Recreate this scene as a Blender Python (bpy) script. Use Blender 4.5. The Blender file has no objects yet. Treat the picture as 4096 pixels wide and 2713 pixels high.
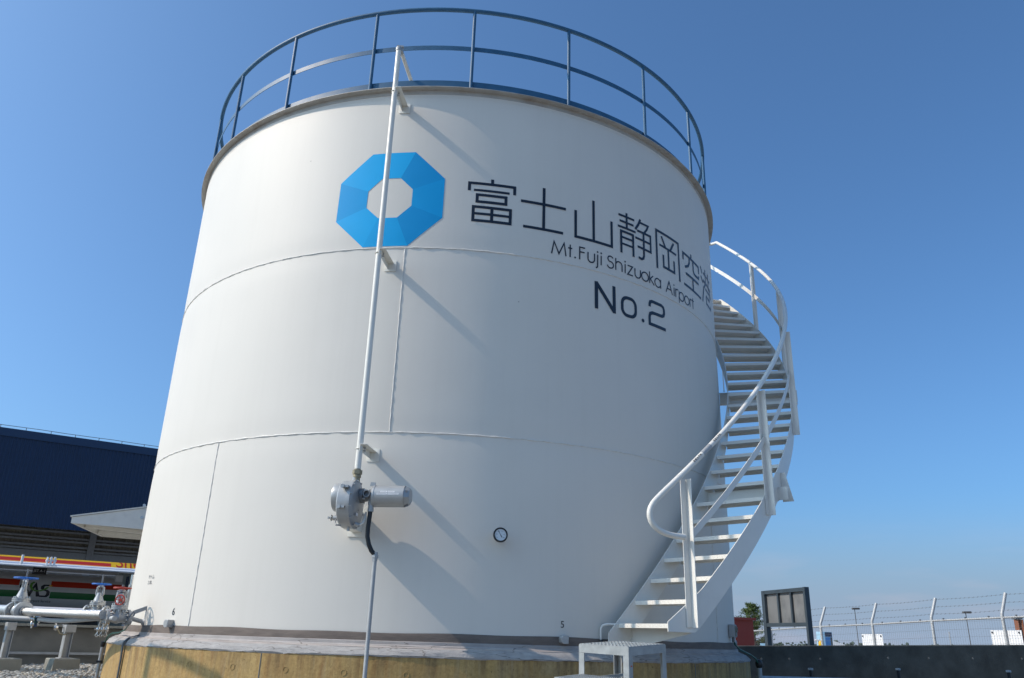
import bpy, bmesh, math, random
import numpy as np
from mathutils import Vector, Matrix
random.seed(7); rng = np.random.default_rng(7)
PI = math.pi; R_ = math.radians
S = bpy.context.scene
COL = S.collection

# ------------------------------------------------------------------ camera
F_PX, PITCH, ROLL, YAW = 3160.26, 0.3603, 0.0305, 0.0759     # focal length in pixels of a 4096 wide frame
CAM = Vector((0.0, -10.3432, -0.0014))
_fw = Vector((math.sin(YAW)*math.cos(PITCH), math.cos(YAW)*math.cos(PITCH), math.sin(PITCH)))
_rt0 = Vector((math.cos(YAW), -math.sin(YAW), 0)); _up0 = _rt0.cross(_fw)
_rt = math.cos(ROLL)*_rt0 + math.sin(ROLL)*_up0
_up = -math.sin(ROLL)*_rt0 + math.cos(ROLL)*_up0
cd = bpy.data.cameras.new('camera'); cam = bpy.data.objects.new('camera', cd); COL.objects.link(cam)
cd.sensor_width = 36.0; cd.lens = 36.0*F_PX/4096.0; cd.clip_start = 0.05; cd.clip_end = 9000
mw = Matrix.Identity(4)
for i in range(3):
    mw[i][0] = _rt[i]; mw[i][1] = _up[i]; mw[i][2] = -_fw[i]; mw[i][3] = CAM[i]
cam.matrix_world = mw
S.camera = cam

# ------------------------------------------------------------------ sky, sun, exposure
SUN_AZ, SUN_EL = R_(-84.0), R_(40.1)                        # azimuth about the tank axis, 0 towards the viewer
sun_dir = Vector((math.sin(SUN_AZ)*math.cos(SUN_EL), -math.cos(SUN_AZ)*math.cos(SUN_EL), math.sin(SUN_EL)))
W = bpy.data.worlds.new('World'); S.world = W; W.use_nodes = True
wn = W.node_tree.nodes; wl = W.node_tree.links
bg = wn['Background']; sky = wn.new('ShaderNodeTexSky'); sky.sky_type = 'NISHITA'; sky.sun_disc = False
sky.sun_elevation = SUN_EL; sky.sun_rotation = math.atan2(sun_dir.x, sun_dir.y)
sky.altitude = 130; sky.air_density = 0.85; sky.dust_density = 3.4; sky.ozone_density = 7.0
bg.inputs['Strength'].default_value = 0.15
tint = wn.new('ShaderNodeMix'); tint.data_type = 'RGBA'; tint.blend_type = 'MULTIPLY'; tint.inputs[0].default_value = 1.0
tint.inputs[7].default_value = (0.96, 1.26, 1.33, 1)          # white balance of the sky
wl.new(sky.outputs['Color'], tint.inputs[6])
wtc = wn.new('ShaderNodeTexCoord'); wsx = wn.new('ShaderNodeSeparateXYZ'); wl.new(wtc.outputs['Generated'], wsx.inputs[0])
wmr = wn.new('ShaderNodeMapRange'); wmr.interpolation_type = 'SMOOTHSTEP'; wl.new(wsx.outputs['Z'], wmr.inputs['Value'])
wmr.inputs['From Min'].default_value = -.005; wmr.inputs['From Max'].default_value = .17; wmr.inputs['To Min'].default_value = .92; wmr.inputs['To Max'].default_value = 0
wmp = wn.new('ShaderNodeMapping'); wmp.inputs['Scale'].default_value = (5, 5, 26); wl.new(wtc.outputs['Generated'], wmp.inputs['Vector'])
wno = wn.new('ShaderNodeTexNoise'); wno.inputs['Scale'].default_value = 1.7; wno.inputs['Detail'].default_value = 6; wl.new(wmp.outputs[0], wno.inputs['Vector'])
wcr = wn.new('ShaderNodeValToRGB'); wcr.color_ramp.elements[0].position = .50; wcr.color_ramp.elements[1].position = .74
wcr.color_ramp.elements[0].color = (2.35, 3.05, 4.15, 1); wcr.color_ramp.elements[1].color = (3.0, 3.3, 4.2, 1); wl.new(wno.outputs['Fac'], wcr.inputs['Fac'])
wmx = wn.new('ShaderNodeMix'); wmx.data_type = 'RGBA'; wl.new(wmr.outputs[0], wmx.inputs[0]); wl.new(tint.outputs[2], wmx.inputs[6]); wl.new(wcr.outputs['Color'], wmx.inputs[7])
wl.new(wmx.outputs[2], bg.inputs['Color'])
sl = bpy.data.lights.new('sun', 'SUN'); sl.energy = 3.5; sl.angle = R_(0.53); sl.color = (1.0, 0.85, 0.70)
so = bpy.data.objects.new('sun', sl); COL.objects.link(so)
so.rotation_euler = (-sun_dir).to_track_quat('-Z', 'Y').to_euler(); so.location = sun_dir*60
S.view_settings.view_transform = 'Standard'; S.view_settings.look = 'None'
S.view_settings.exposure = 0.0; S.view_settings.gamma = 1.0
S.render.engine = 'CYCLES'
S.cycles.max_bounces = 6; S.cycles.use_denoising = True

# ------------------------------------------------------------------ small helpers
def ray(px, py):
    return (_fw + (px-2048)/F_PX*_rt - (py-1356.5)/F_PX*_up).normalized()
def at(px, py, D):                       # the point at a horizontal distance D from the viewpoint
    d = ray(px, py); return CAM + d*(D/math.hypot(d.x, d.y))
def hit(px, py, P0, n):                  # the point on a given plane
    d = ray(px, py); return CAM + d*((Vector(P0)-CAM).dot(n)/d.dot(n))
def hcyl(px, py, R, far=False):          # the point on a cylinder about the tank axis
    d = ray(px, py); a = d.x**2+d.y**2; b = CAM.x*d.x+CAM.y*d.y; c = CAM.x**2+CAM.y**2-R*R
    q = math.sqrt(max(0, b*b-a*c)); return CAM + d*((-b+(q if far else -q))/a)
def az(a, R, z):                         # azimuth in degrees, 0 towards the viewer
    a = R_(a); return Vector((R*math.sin(a), -R*math.cos(a), z))

MWD = {}
def tag(o, label=None, cat=None, group=None, kind=None):
    if label: o['label'] = label
    if cat: o['category'] = cat
    if group: o['group'] = group
    if kind: o['kind'] = kind
    return o
def thing(name, loc, label, cat, group=None, rotz=0.0):
    o = bpy.data.objects.new(name, None); COL.objects.link(o)
    o.empty_display_size = 0.1
    o.location = loc; o.rotation_euler = (0, 0, rotz)
    MWD[o.name] = Matrix.Translation(Vector(loc)) @ Matrix.Rotation(rotz, 4, 'Z')
    return tag(o, label, cat, group)

class MB:
    def __init__(self): self.v = []; self.f = []; self.m = []; self.mi = 0
    def add(self, vs, fs):
        b = len(self.v); self.v += [Vector(p) for p in vs]
        self.f += [tuple(b+i for i in f) for f in fs]; self.m += [self.mi]*len(fs); return self
    def box(self, c, s, M=None):
        x, y, z = (k/2 for k in s); P = [Vector((i, j, k)) for i in (-x, x) for j in (-y, y) for k in (-z, z)]
        if M is not None: P = [M @ p for p in P]
        c = Vector(c)
        return self.add([p+c for p in P], [(0,1,3,2),(4,6,7,5),(0,4,5,1),(2,3,7,6),(0,2,6,4),(1,5,7,3)])
    def bar(self, a, b, w, h, up=(0,0,1)):       # rectangular bar from a to b
        a = Vector(a); b = Vector(b); t = (b-a).normalized(); u = Vector(up)
        s = t.cross(u)
        if s.length < 1e-4: s = t.cross(Vector((1,0,0)))
        s.normalize(); u = s.cross(t); s *= w/2; u *= h/2
        P = [p+i*s+j*u for p in (a, b) for i in (-1,1) for j in (-1,1)]
        return self.add(P, [(0,1,3,2),(4,6,7,5),(0,4,5,1),(2,3,7,6),(0,2,6,4),(1,5,7,3)])
    def tube(self, pts, r, n=12, closed=False, caps=True):
        pts = [Vector(p) for p in pts]; N = len(pts); rr = r if hasattr(r, '__len__') else [r]*N
        T = []
        for i in range(N):
            a = pts[(i-1) % N] if (closed or i > 0) else pts[i]; b = pts[(i+1) % N] if (closed or i < N-1) else pts[i]
            T.append((b-a).normalized())
        u = T[0].cross(Vector((0,0,1)))
        if u.length < 1e-3: u = T[0].cross(Vector((1,0,0)))
        u.normalize(); vs = []
        for i in range(N):
            u = (u - T[i]*u.dot(T[i])).normalized(); w = T[i].cross(u)
            for k in range(n):
                a = 2*PI*k/n; vs.append(pts[i] + rr[i]*(math.cos(a)*u + math.sin(a)*w))
        fs = []
        for i in range(N if closed else N-1):
            j = (i+1) % N
            for k in range(n): fs.append((i*n+k, j*n+k, j*n+(k+1) % n, i*n+(k+1) % n))
        if caps and not closed: fs += [tuple(range(n-1, -1, -1)), tuple((N-1)*n+k for k in range(n))]
        return self.add(vs, fs)
    def lathe(self, prof, n=24, M=None, closed=False, a0=0, a1=2*PI):   # profile of (radius, height) about local Z
        full = abs(a1-a0-2*PI) < 1e-6; na = n if full else n+1
        vs = []
        for k in range(na):
            a = a0+(a1-a0)*k/n
            for r, z in prof:
                p = Vector((r*math.cos(a), r*math.sin(a), z)); vs.append(M @ p if M is not None else p)
        L = len(prof); fs = []
        for k in range(n):
            k2 = (k+1) % na
            for i in range(L if closed else L-1):
                i2 = (i+1) % L; fs.append((k*L+i, k2*L+i, k2*L+i2, k*L+i2))
        return self.add(vs, fs)
    def cyl(self, a, b, r, n=16): return self.tube([a, b], r, n)
    def prism(self, poly, h, M=None):            # polygon in XY extruded along Z
        n = len(poly); vs = [Vector((x, y, z)) for z in (0, h) for x, y in poly]
        if M is not None: vs = [M @ p for p in vs]
        return self.add(vs, [tuple(range(n-1,-1,-1)), tuple(range(n, 2*n))] + [(i, (i+1) % n, n+(i+1) % n, n+i) for i in range(n)])
    def build(self, name, mat, parent=None, smooth=30, bevel=0):
        me = bpy.data.meshes.new(name)
        root = parent
        while root is not None and root.parent is not None: root = root.parent
        inv = MWD[root.name].inverted() if root is not None and root.name in MWD else None
        vs = [inv @ p for p in self.v] if inv is not None else self.v
        me.from_pydata([tuple(p) for p in vs], [], self.f)
        mats = mat if isinstance(mat, (list, tuple)) else [mat]
        for m in mats: me.materials.append(m)
        if len(mats) > 1: me.polygons.foreach_set('material_index', self.m)
        me.validate()
        bm = bmesh.new(); bm.from_mesh(me); bmesh.ops.recalc_face_normals(bm, faces=bm.faces[:]); bm.to_mesh(me); bm.free()
        if smooth:
            me.polygons.foreach_set('use_smooth', [True]*len(me.polygons)); me.set_sharp_from_angle(angle=R_(smooth))
        me.update()
        o = bpy.data.objects.new(name, me); COL.objects.link(o)
        if parent is not None: o.parent = parent
        if bevel:
            b = o.modifiers.new('bevel', 'BEVEL'); b.width = bevel; b.segments = 2; b.limit_method = 'ANGLE'; b.angle_limit = R_(40)
        return o

def axisM(o, z, x=None):                 # matrix whose Z runs along z, origin o
    z = Vector(z).normalized(); x = Vector(x) if x is not None else Vector((0,0,1))
    if abs(z.dot(x.normalized())) > .98: x = Vector((1,0,0))
    y = z.cross(x).normalized(); x = y.cross(z)
    M = Matrix.Identity(4)
    for i in range(3): M[i][0] = x[i]; M[i][1] = y[i]; M[i][2] = z[i]; M[i][3] = o[i]
    return M

# ------------------------------------------------------------------ materials
def mat(name, col, rough=.5, metal=0., var=.06, scale=6., bump=0., bscale=60., spec=.5, stretch=None, dirt=None, dscale=2., damt=.5, coat=0., tex='Object'):
    m = bpy.data.materials.new(name); m.use_nodes = True; nt = m.node_tree; N = nt.nodes; L = nt.links
    b = N['Principled BSDF']; b.inputs['Roughness'].default_value = rough; b.inputs['Metallic'].default_value = metal
    b.inputs['Specular IOR Level'].default_value = spec; b.inputs['Coat Weight'].default_value = coat
    tc = N.new('ShaderNodeTexCoord'); mp = N.new('ShaderNodeMapping'); L.new(tc.outputs[tex], mp.inputs['Vector'])
    if stretch: mp.inputs['Scale'].default_value = stretch
    n1 = N.new('ShaderNodeTexNoise'); n1.inputs['Scale'].default_value = scale; n1.inputs['Detail'].default_value = 6
    L.new(mp.outputs[0], n1.inputs['Vector'])
    cr = N.new('ShaderNodeValToRGB'); cr.color_ramp.elements[0].position = .3; cr.color_ramp.elements[1].position = .72
    c = Vector(col); lo = c*(1-var); hi = c*(1+var)
    cr.color_ramp.elements[0].color = (*lo, 1); cr.color_ramp.elements[1].color = (*[min(1, k) for k in hi], 1)
    L.new(n1.outputs['Fac'], cr.inputs['Fac']); out = cr.outputs['Color']
    if dirt:
        n2 = N.new('ShaderNodeTexNoise'); n2.inputs['Scale'].default_value = dscale; n2.inputs['Detail'].default_value = 8; n2.inputs['Roughness'].default_value = .65
        L.new(mp.outputs[0], n2.inputs['Vector'])
        r2 = N.new('ShaderNodeValToRGB'); r2.color_ramp.elements[0].position = .5; r2.color_ramp.elements[1].position = .75
        r2.color_ramp.elements[0].color = (0,0,0,1); r2.color_ramp.elements[1].color = (damt,)*3+(1,)
        L.new(n2.outputs['Fac'], r2.inputs['Fac'])
        mx = N.new('ShaderNodeMix'); mx.data_type = 'RGBA'; L.new(r2.outputs['Color'], mx.inputs[0]); L.new(out, mx.inputs[6]); mx.inputs[7].default_value = (*dirt, 1)
        out = mx.outputs[2]
    L.new(out, b.inputs['Base Color'])
    mr = N.new('ShaderNodeMapRange'); mr.inputs['To Min'].default_value = max(0, rough-.07); mr.inputs['To Max'].default_value = min(1, rough+.07)
    L.new(n1.outputs['Fac'], mr.inputs['Value']); L.new(mr.outputs[0], b.inputs['Roughness'])
    if bump:
        n3 = N.new('ShaderNodeTexNoise'); n3.inputs['Scale'].default_value = bscale; n3.inputs['Detail'].default_value = 4
        L.new(mp.outputs[0], n3.inputs['Vector']); bp = N.new('ShaderNodeBump'); bp.inputs['Strength'].default_value = bump; bp.inputs['Distance'].default_value = .01
        L.new(n3.outputs['Fac'], bp.inputs['Height']); L.new(bp.outputs[0], b.inputs['Normal'])
    return m

M = {}
M['tank'] = mat('tank_paint', (.69,.654,.588), .56, var=.018, scale=1.3, bump=.05, bscale=38, dirt=(.58,.55,.48), dscale=.9, damt=.16, spec=.36)
def add_streaks(m, amt=.055):
    nt = m.node_tree; N = nt.nodes; L = nt.links; b = N['Principled BSDF']; src = b.inputs['Base Color'].links[0].from_socket
    tc = N.new('ShaderNodeTexCoord'); mp = N.new('ShaderNodeMapping'); mp.inputs['Scale'].default_value = (1, 1, .035); L.new(tc.outputs['Object'], mp.inputs['Vector'])
    n = N.new('ShaderNodeTexNoise'); n.inputs['Scale'].default_value = 11; n.inputs['Detail'].default_value = 7; n.inputs['Roughness'].default_value = .62; L.new(mp.outputs[0], n.inputs['Vector'])
    r = N.new('ShaderNodeValToRGB'); r.color_ramp.elements[0].position = .48; r.color_ramp.elements[1].position = .78; r.color_ramp.elements[0].color = (0,0,0,1); r.color_ramp.elements[1].color = (amt,amt,amt,1); L.new(n.outputs['Fac'], r.inputs['Fac'])
    x = N.new('ShaderNodeMix'); x.data_type = 'RGBA'; L.new(r.outputs['Color'], x.inputs[0]); L.new(src, x.inputs[6]); x.inputs[7].default_value = (.40,.36,.29,1)
    # scattered specks and scuffs
    v = N.new('ShaderNodeTexVoronoi'); v.inputs['Scale'].default_value = 2.1; L.new(tc.outputs['Object'], v.inputs['Vector'])
    vr = N.new('ShaderNodeValToRGB'); vr.color_ramp.elements[0].position = .009; vr.color_ramp.elements[1].position = .016; vr.color_ramp.elements[0].color = (.6,.6,.6,1); vr.color_ramp.elements[1].color = (0,0,0,1); L.new(v.outputs['Distance'], vr.inputs['Fac'])
    y = N.new('ShaderNodeMix'); y.data_type = 'RGBA'; L.new(vr.outputs['Color'], y.inputs[0]); L.new(x.outputs[2], y.inputs[6]); y.inputs[7].default_value = (.10,.08,.07,1)
    L.new(y.outputs[2], b.inputs['Base Color'])
add_streaks(M['tank'])
M['bead'] = mat('weld_paint', (.67,.65,.60), .45, var=.08, scale=40)
M['rim'] = mat('rim_paint', (.43,.415,.385), .65, var=.10, scale=5, dirt=(.22,.13,.07), dscale=3.5, damt=.55)
M['blue'] = mat('railing_blue', (.028,.105,.20), .52, var=.12, scale=9, spec=.4)
M['white'] = mat('white_paint', (.76,.735,.66), .35, var=.03, scale=6, dirt=(.5,.47,.42), dscale=5, damt=.25)
M['stair'] = mat('stair_paint', (.73,.71,.65), .38, var=.03, scale=4, bump=.03, bscale=120, dirt=(.52,.49,.45), dscale=3, damt=.25)
M['black'] = mat('lettering_black', (.010,.014,.022), .35, var=.1)
M['letter'] = mat('lettering_navy', (.009,.013,.024), .35, var=.1)
for i, c in enumerate(((.002,.33,.69), (.004,.40,.79), (.001,.29,.63), (.002,.365,.74))):
    M['em%d' % i] = mat('emblem_blue', c, .55, var=.02, spec=.2)
M['emw'] = M['tank']
M['band'] = mat('skirt_membrane', (.155,.125,.105), .8, var=.18, scale=7, stretch=(1,1,4), bump=.25, bscale=30, dirt=(.09,.075,.07), dscale=4, damt=.6)
M['membr'] = mat('pale_membrane', (.36,.33,.31), .8, var=.14, scale=6, bump=.3, bscale=25, dirt=(.28,.25,.23), dscale=5, damt=.6)
M['mortar'] = mat('edge_mortar', (.35,.335,.32), .85, var=.2, scale=14, stretch=(1,1,3), bump=.5, bscale=60, dirt=(.25,.22,.20), dscale=7, damt=.55)
M['galv'] = mat('galvanised_steel', (.50,.52,.53), .42, .65, var=.14, scale=14, bump=.04, bscale=80, dirt=(.36,.36,.35), dscale=6, damt=.5)
M['galvp'] = mat('galvanised_dull', (.40,.41,.41), .55, .25, var=.12, scale=12, dirt=(.36,.35,.33), dscale=6, damt=.5)
M['galvs'] = mat('galvanised_step', (.34,.355,.35), .5, .25, var=.16, scale=16, dirt=(.25,.255,.25), dscale=9, damt=.6)
M['steel'] = mat('stainless_steel', (.62,.61,.59), .22, 1., var=.08, scale=20)
M['cast'] = mat('silver_cast_paint', (.40,.405,.40), .38, .35, var=.06, scale=18, bump=.03, bscale=150)
M['castdk'] = mat('cast_dark', (.16,.17,.18), .45, .3, var=.12)
M['brass'] = mat('bronze_union', (.30,.26,.17), .45, .4, var=.15, scale=30)
M['pipegrey'] = mat('pipe_grey_paint', (.42,.41,.43), .4, var=.06, scale=8, dirt=(.34,.32,.3), dscale=5, damt=.4)
M['rubber'] = mat('black_rubber', (.014,.014,.015), .42, var=.2)
M['chrome'] = mat('chrome', (.72,.70,.66), .1, 1., var=.04)
M['dial'] = mat('dial_face', (.66,.70,.72), .3, var=.02)
M['glass'] = mat('dial_glass', (.7,.72,.74), .05, var=0)
M['blued'] = mat('handwheel_blue', (.02,.14,.50), .4, var=.08)
M['redw'] = mat('handwheel_red', (.42,.045,.025), .45, var=.12)
M['concrete'] = mat('grey_concrete', (.195,.19,.168), .85, var=.14, scale=4, bump=.3, bscale=70, stretch=(1,1,1), dirt=(.13,.125,.11), dscale=2.2, damt=.6)
M['concdk'] = mat('dark_weathered_concrete', (.066,.070,.062), .85, var=.35, scale=3.5, bump=.3, bscale=60, dirt=(.030,.033,.028), dscale=2.4, damt=.8)
M['block'] = mat('footing_concrete', (.28,.27,.225), .85, var=.12, scale=8, bump=.35, bscale=90, dirt=(.2,.185,.15), dscale=7, damt=.6)
M['green'] = mat('green_cable', (.012,.09,.065), .4, var=.1)
M['clad'] = mat('blue_cladding', (.0065,.028,.078), .5, var=.08, scale=1.5, tex='Object')
M['cladtrim'] = mat('blue_trim', (.008,.034,.09), .45, var=.05)
M['beige'] = mat('shed_lining', (.30,.27,.21), .7, var=.15, scale=1.2)
M['girt'] = mat('grey_girt', (.42,.42,.42), .55, var=.06)
M['yellow'] = mat('sign_yellow', (.80,.46,.006), .4, var=.03)
M['red'] = mat('sign_red', (.50,.018,.010), .4, var=.05)
M['orange'] = mat('sign_orange', (.80,.25,.01), .4, var=.03)
M['truckw'] = mat('truck_silver', (.60,.60,.59), .4, .0, var=.04, scale=2)
M['truckr'] = mat('truck_red', (.50,.035,.010), .4, var=.04)
M['truckg'] = mat('truck_green', (.008,.15,.035), .4, var=.04)
M['truckdk'] = mat('truck_dark', (.05,.055,.06), .5, var=.1)
M['lime'] = mat('swoosh_green', (.10,.28,.03), .4, var=.05)
M['redwall'] = mat('red_wall', (.27,.035,.022), .55, var=.05, scale=3)
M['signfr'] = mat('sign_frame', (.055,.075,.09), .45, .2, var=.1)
M['signpan'] = mat('sign_panel_back', (.27,.272,.268), .36, .35, var=.16, scale=1.4, dirt=(.13,.14,.145), dscale=1.6, damt=.9)
M['wire'] = mat('weathered_wire', (.16,.165,.17), .6, .2)
M['brown'] = mat('rusty_brown', (.24,.085,.04), .6, var=.2, scale=8)
M['lampst'] = mat('lamp_steel', (.10,.095,.09), .5, .3)
M['leaf'] = mat('pine_leaf', (.075,.115,.022), .6, var=.45, scale=1.6)
M['bark'] = mat('bark', (.10,.07,.045), .9, var=.3, scale=8, bump=.5)
M['hedge'] = mat('far_tree_leaf', (.075,.10,.085), .9, var=.3, scale=.15)
M['soil'] = mat('ground_gravel', (.27,.255,.225), .95, var=.35, scale=28, bump=.6, bscale=40, dirt=(.16,.15,.13), dscale=9, damt=.7)
M['lightblue'] = mat('light_blue_paint', (.36,.58,.74), .4, var=.04)
M['navy'] = mat('navy_paint', (.015,.03,.075), .4, var=.15)
M['vred'] = mat('label_red', (.35,.03,.04), .4, var=.1)
M['vblue'] = mat('label_blue', (.03,.16,.42), .4, var=.1)
M['cloth'] = mat('white_cloth', (.78,.77,.76), .7, var=.03)
M['board'] = mat('white_board', (.80,.80,.80), .5, var=.03)
M['orangepaint'] = mat('red_mark', (.5,.06,.02), .5)

# streaked tan concrete of the plinth
def streak_mat():
    m = bpy.data.materials.new('streaked_concrete'); m.use_nodes = True; nt = m.node_tree; N = nt.nodes; L = nt.links
    b = N['Principled BSDF']; b.inputs['Roughness'].default_value = .85
    tc = N.new('ShaderNodeTexCoord')
    mp = N.new('ShaderNodeMapping'); mp.inputs['Scale'].default_value = (1, 1, .13); L.new(tc.outputs['Object'], mp.inputs['Vector'])
    mp2 = N.new('ShaderNodeMapping'); mp2.inputs['Scale'].default_value = (1, 1, .08); mp2.inputs['Location'].default_value = (3.1, 1.7, .4); L.new(tc.outputs['Object'], mp2.inputs['Vector'])
    def noise(sc, det, v, ro=.6):
        n = N.new('ShaderNodeTexNoise'); n.inputs['Scale'].default_value = sc; n.inputs['Detail'].default_value = det; n.inputs['Roughness'].default_value = ro
        L.new(v, n.inputs['Vector']); return n.outputs['Fac']
    def ramp(f, stops):
        r = N.new('ShaderNodeValToRGB'); e = r.color_ramp.elements
        while len(e) < len(stops): e.new(.5)
        for k, (p, c) in enumerate(stops): e[k].position = p; e[k].color = (*c, 1)
        L.new(f, r.inputs['Fac']); return r.outputs['Color']
    def mix(f, a, c, mode='MIX'):
        x = N.new('ShaderNodeMix'); x.data_type = 'RGBA'; x.blend_type = mode
        if hasattr(f, 'type'): L.new(f, x.inputs[0])
        else: x.inputs[0].default_value = f
        for k, s in ((6, a), (7, c)):
            if hasattr(s, 'type'): L.new(s, x.inputs[k])
            else: x.inputs[k].default_value = (*s, 1)
        return x.outputs[2]
    base = ramp(noise(6, 4, mp.outputs[0], .6), [(.25, (.40,.25,.085)), (.46, (.48,.315,.115)), (.62, (.52,.36,.150)), (.80, (.43,.255,.085))])
    blot = ramp(noise(1.6, 5, tc.outputs['Object']), [(.33, (.50,.32,.115)), (.55, (.44,.30,.115)), (.72, (.39,.33,.21))])
    c1 = mix(.45, base, blot)
    # dark run-off stains hanging from the top edge
    sx = N.new('ShaderNodeSeparateXYZ'); L.new(tc.outputs['Object'], sx.inputs[0])
    mr = N.new('ShaderNodeMapRange'); L.new(sx.outputs['Z'], mr.inputs['Value'])
    mr.inputs['From Min'].default_value = -.02; mr.inputs['From Max'].default_value = .36
    st = ramp(noise(14, 5, mp.outputs[0], .62), [(.42, (0,0,0)), (.66, (1,1,1))])
    mu = N.new('ShaderNodeMath'); mu.operation = 'MULTIPLY'; L.new(st, mu.inputs[0]); L.new(mr.outputs[0], mu.inputs[1])
    mu2 = N.new('ShaderNodeMath'); mu2.operation = 'MULTIPLY'; mu2.inputs[1].default_value = .75; L.new(mu.outputs[0], mu2.inputs[0])
    rust = ramp(noise(17, 5, mp.outputs[0], .6), [(.52, (0,0,0)), (.70, (.55,.55,.55))])
    c1 = mix(rust, c1, (.30,.145,.045))
    pale = ramp(noise(21, 4, mp2.outputs[0], .6), [(.54, (0,0,0)), (.70, (.5,.5,.5))])
    c1 = mix(pale, c1, (.42,.33,.19))
    c2 = mix(mu2.outputs[0], c1, (.15,.095,.045))
    pits = ramp(noise(55, 2, tc.outputs['Object']), [(.26, (.35,.35,.35)), (.32, (1,1,1))])
    c3 = mix(1.0, c2, pits, 'MULTIPLY')
    mot = ramp(noise(38, 6, tc.outputs['Object'], .7), [(.30, (.72,.70,.66)), (.62, (1,1,1))]); c3 = mix(1.0, c3, mot, 'MULTIPLY'); L.new(c3, b.inputs['Base Color'])
    bp = N.new('ShaderNodeBump'); bp.inputs['Strength'].default_value = .25; bp.inputs['Distance'].default_value = .01
    L.new(noise(60, 4, tc.outputs['Object']), bp.inputs['Height']); L.new(bp.outputs[0], b.inputs['Normal'])
    return m
M['plinth'] = streak_mat()

GZ = -.535            # level of the gravelled floor
R0 = 3.5; Z1, Z2, ZT = 1.657, 3.478, 5.32

# ------------------------------------------------------------------ ground
mb = MB(); q = [(-1,-1),(1,-1),(1,1),(-1,1)]
ks = [0, 12, 30, 80, 250, 900, 4500]; ring = []
for k in ks[1:]:
    ring.append([Vector((k*math.cos(a*PI/32), k*math.sin(a*PI/32), GZ-.05)) for a in range(64)])
vs = [p for r in ring for p in r]; fs = [tuple(range(64))]
for i in range(len(ring)-1):
    for a in range(64): fs.append((i*64+a, (i+1)*64+a, (i+1)*64+(a+1) % 64, i*64+(a+1) % 64))
mb.add(vs, fs); g = mb.build('ground', M['soil'], smooth=0); tag(g, kind='structure')

# ------------------------------------------------------------------ the tank
def rsh(a, z):        # shell radius: slight flattening at the weld seams and faint plate waviness
    d = sum(math.exp(-((z-zw)/.11)**2) for zw in (Z1, Z2))
    w = .0016*math.sin(5*a+z*1.1)+.0012*math.sin(9*a-z*2.3+1)+.0010*math.sin(17*a+z*3.1)*math.exp(-((z-2.4)/.9)**2)
    return R0-.0045*d+w
tank = thing('storage_tank', (0, 0, 0), 'big round white steel storage tank with a blue octagon emblem on a concrete plinth', 'tank')
mb = MB(); NA = 288
zs = sorted(set([-.09] + [round(.06*i, 3) for i in range(89)] + [ZT-.004]))
vs = [Vector((rsh(2*PI*k/NA, z)*math.sin(2*PI*k/NA), -rsh(2*PI*k/NA, z)*math.cos(2*PI*k/NA), z)) for z in zs for k in range(NA)]
fs = [(i*NA+k, i*NA+(k+1) % NA, (i+1)*NA+(k+1) % NA, (i+1)*NA+k) for i in range(len(zs)-1) for k in range(NA)]
shell = mb.add(vs, fs).build('shell', M['tank'], tank, smooth=60)
def surf(s, z, off=0.0):
    a = s/R0; r = rsh(a, z)+off; return Vector((r*math.sin(a), -r*math.cos(a), z))
def bead(fn, n, r, closed=False):
    mb = MB(); pts = [fn(i/n) for i in range(n if closed else n+1)]
    rr = [r*(1+.30*math.sin(i*.9+1.3*math.sin(i*.37))+.25*random.uniform(-1, 1)) for i in range(len(pts))]
    return mb.tube(pts, rr, 6, closed).build('weld_seam', M['bead'], shell)
for zw in (Z1, Z2): bead(lambda t, zw=zw: surf(2*PI*R0*t, zw+.0015*math.sin(t*700), .001), 900, .0064, True)
bead(lambda t: surf(2*PI*R0*t, 5.228, 0), 400, .0016, True)
for s, za, zb in ((-.537, Z1, Z2), (-2.375, -.08, Z1), (3.195, -.08, Z1), (5.9, Z1, Z2), (9.4, 0, Z1), (-6.0, Z2, 5.2)):
    bead(lambda t, s=s, za=za, zb=zb: surf(s+.0015*math.sin(t*90), za+(zb-za)*t, .001), 130, .0048)
mb = MB(); mb.lathe([(3.49, ZT-.01), (2.4, ZT+.17), (1.2, ZT+.30), (0.02, ZT+.36)], 96).build('roof', M['tank'], tank)
# top angle: outward flange plus its upstand
mb = MB(); mb.lathe([(3.497, 5.311), (3.568, 5.311), (3.568, 5.318), (3.497, 5.325)], 200, closed=True)
mb.build('top_rim', M['rim'], tank)
mb = MB(); mb.lathe([(3.5035, 5.262), (3.5035, 5.3105), (3.494, 5.3105), (3.494, 5.262)], 200, closed=True)
mb.build('rim_leg', M['rim'], tank)
# dark skirt at the foot of the shell
mb = MB(); n = 240; prof = [(3.506, .004), (3.510, -.010), (3.5105, -.045), (3.514, -.078)]
vs = []
for k in range(n):
    a = 2*PI*k/n; w = .004*math.sin(7*a)+.003*math.sin(23*a+1)
    for i, (r, z) in enumerate(prof): vs.append(Vector(((r+.001*math.sin(31*a))*math.sin(a), -(r+.001*math.sin(31*a))*math.cos(a), z+(w if i == 0 else 0))))
L4 = 4
mb.add(vs, [(k*L4+i, ((k+1) % n)*L4+i, ((k+1) % n)*L4+i+1, k*L4+i+1) for k in range(n) for i in range(3)])
mb.build('skirt_band', M['band'], tank, smooth=60)

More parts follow.
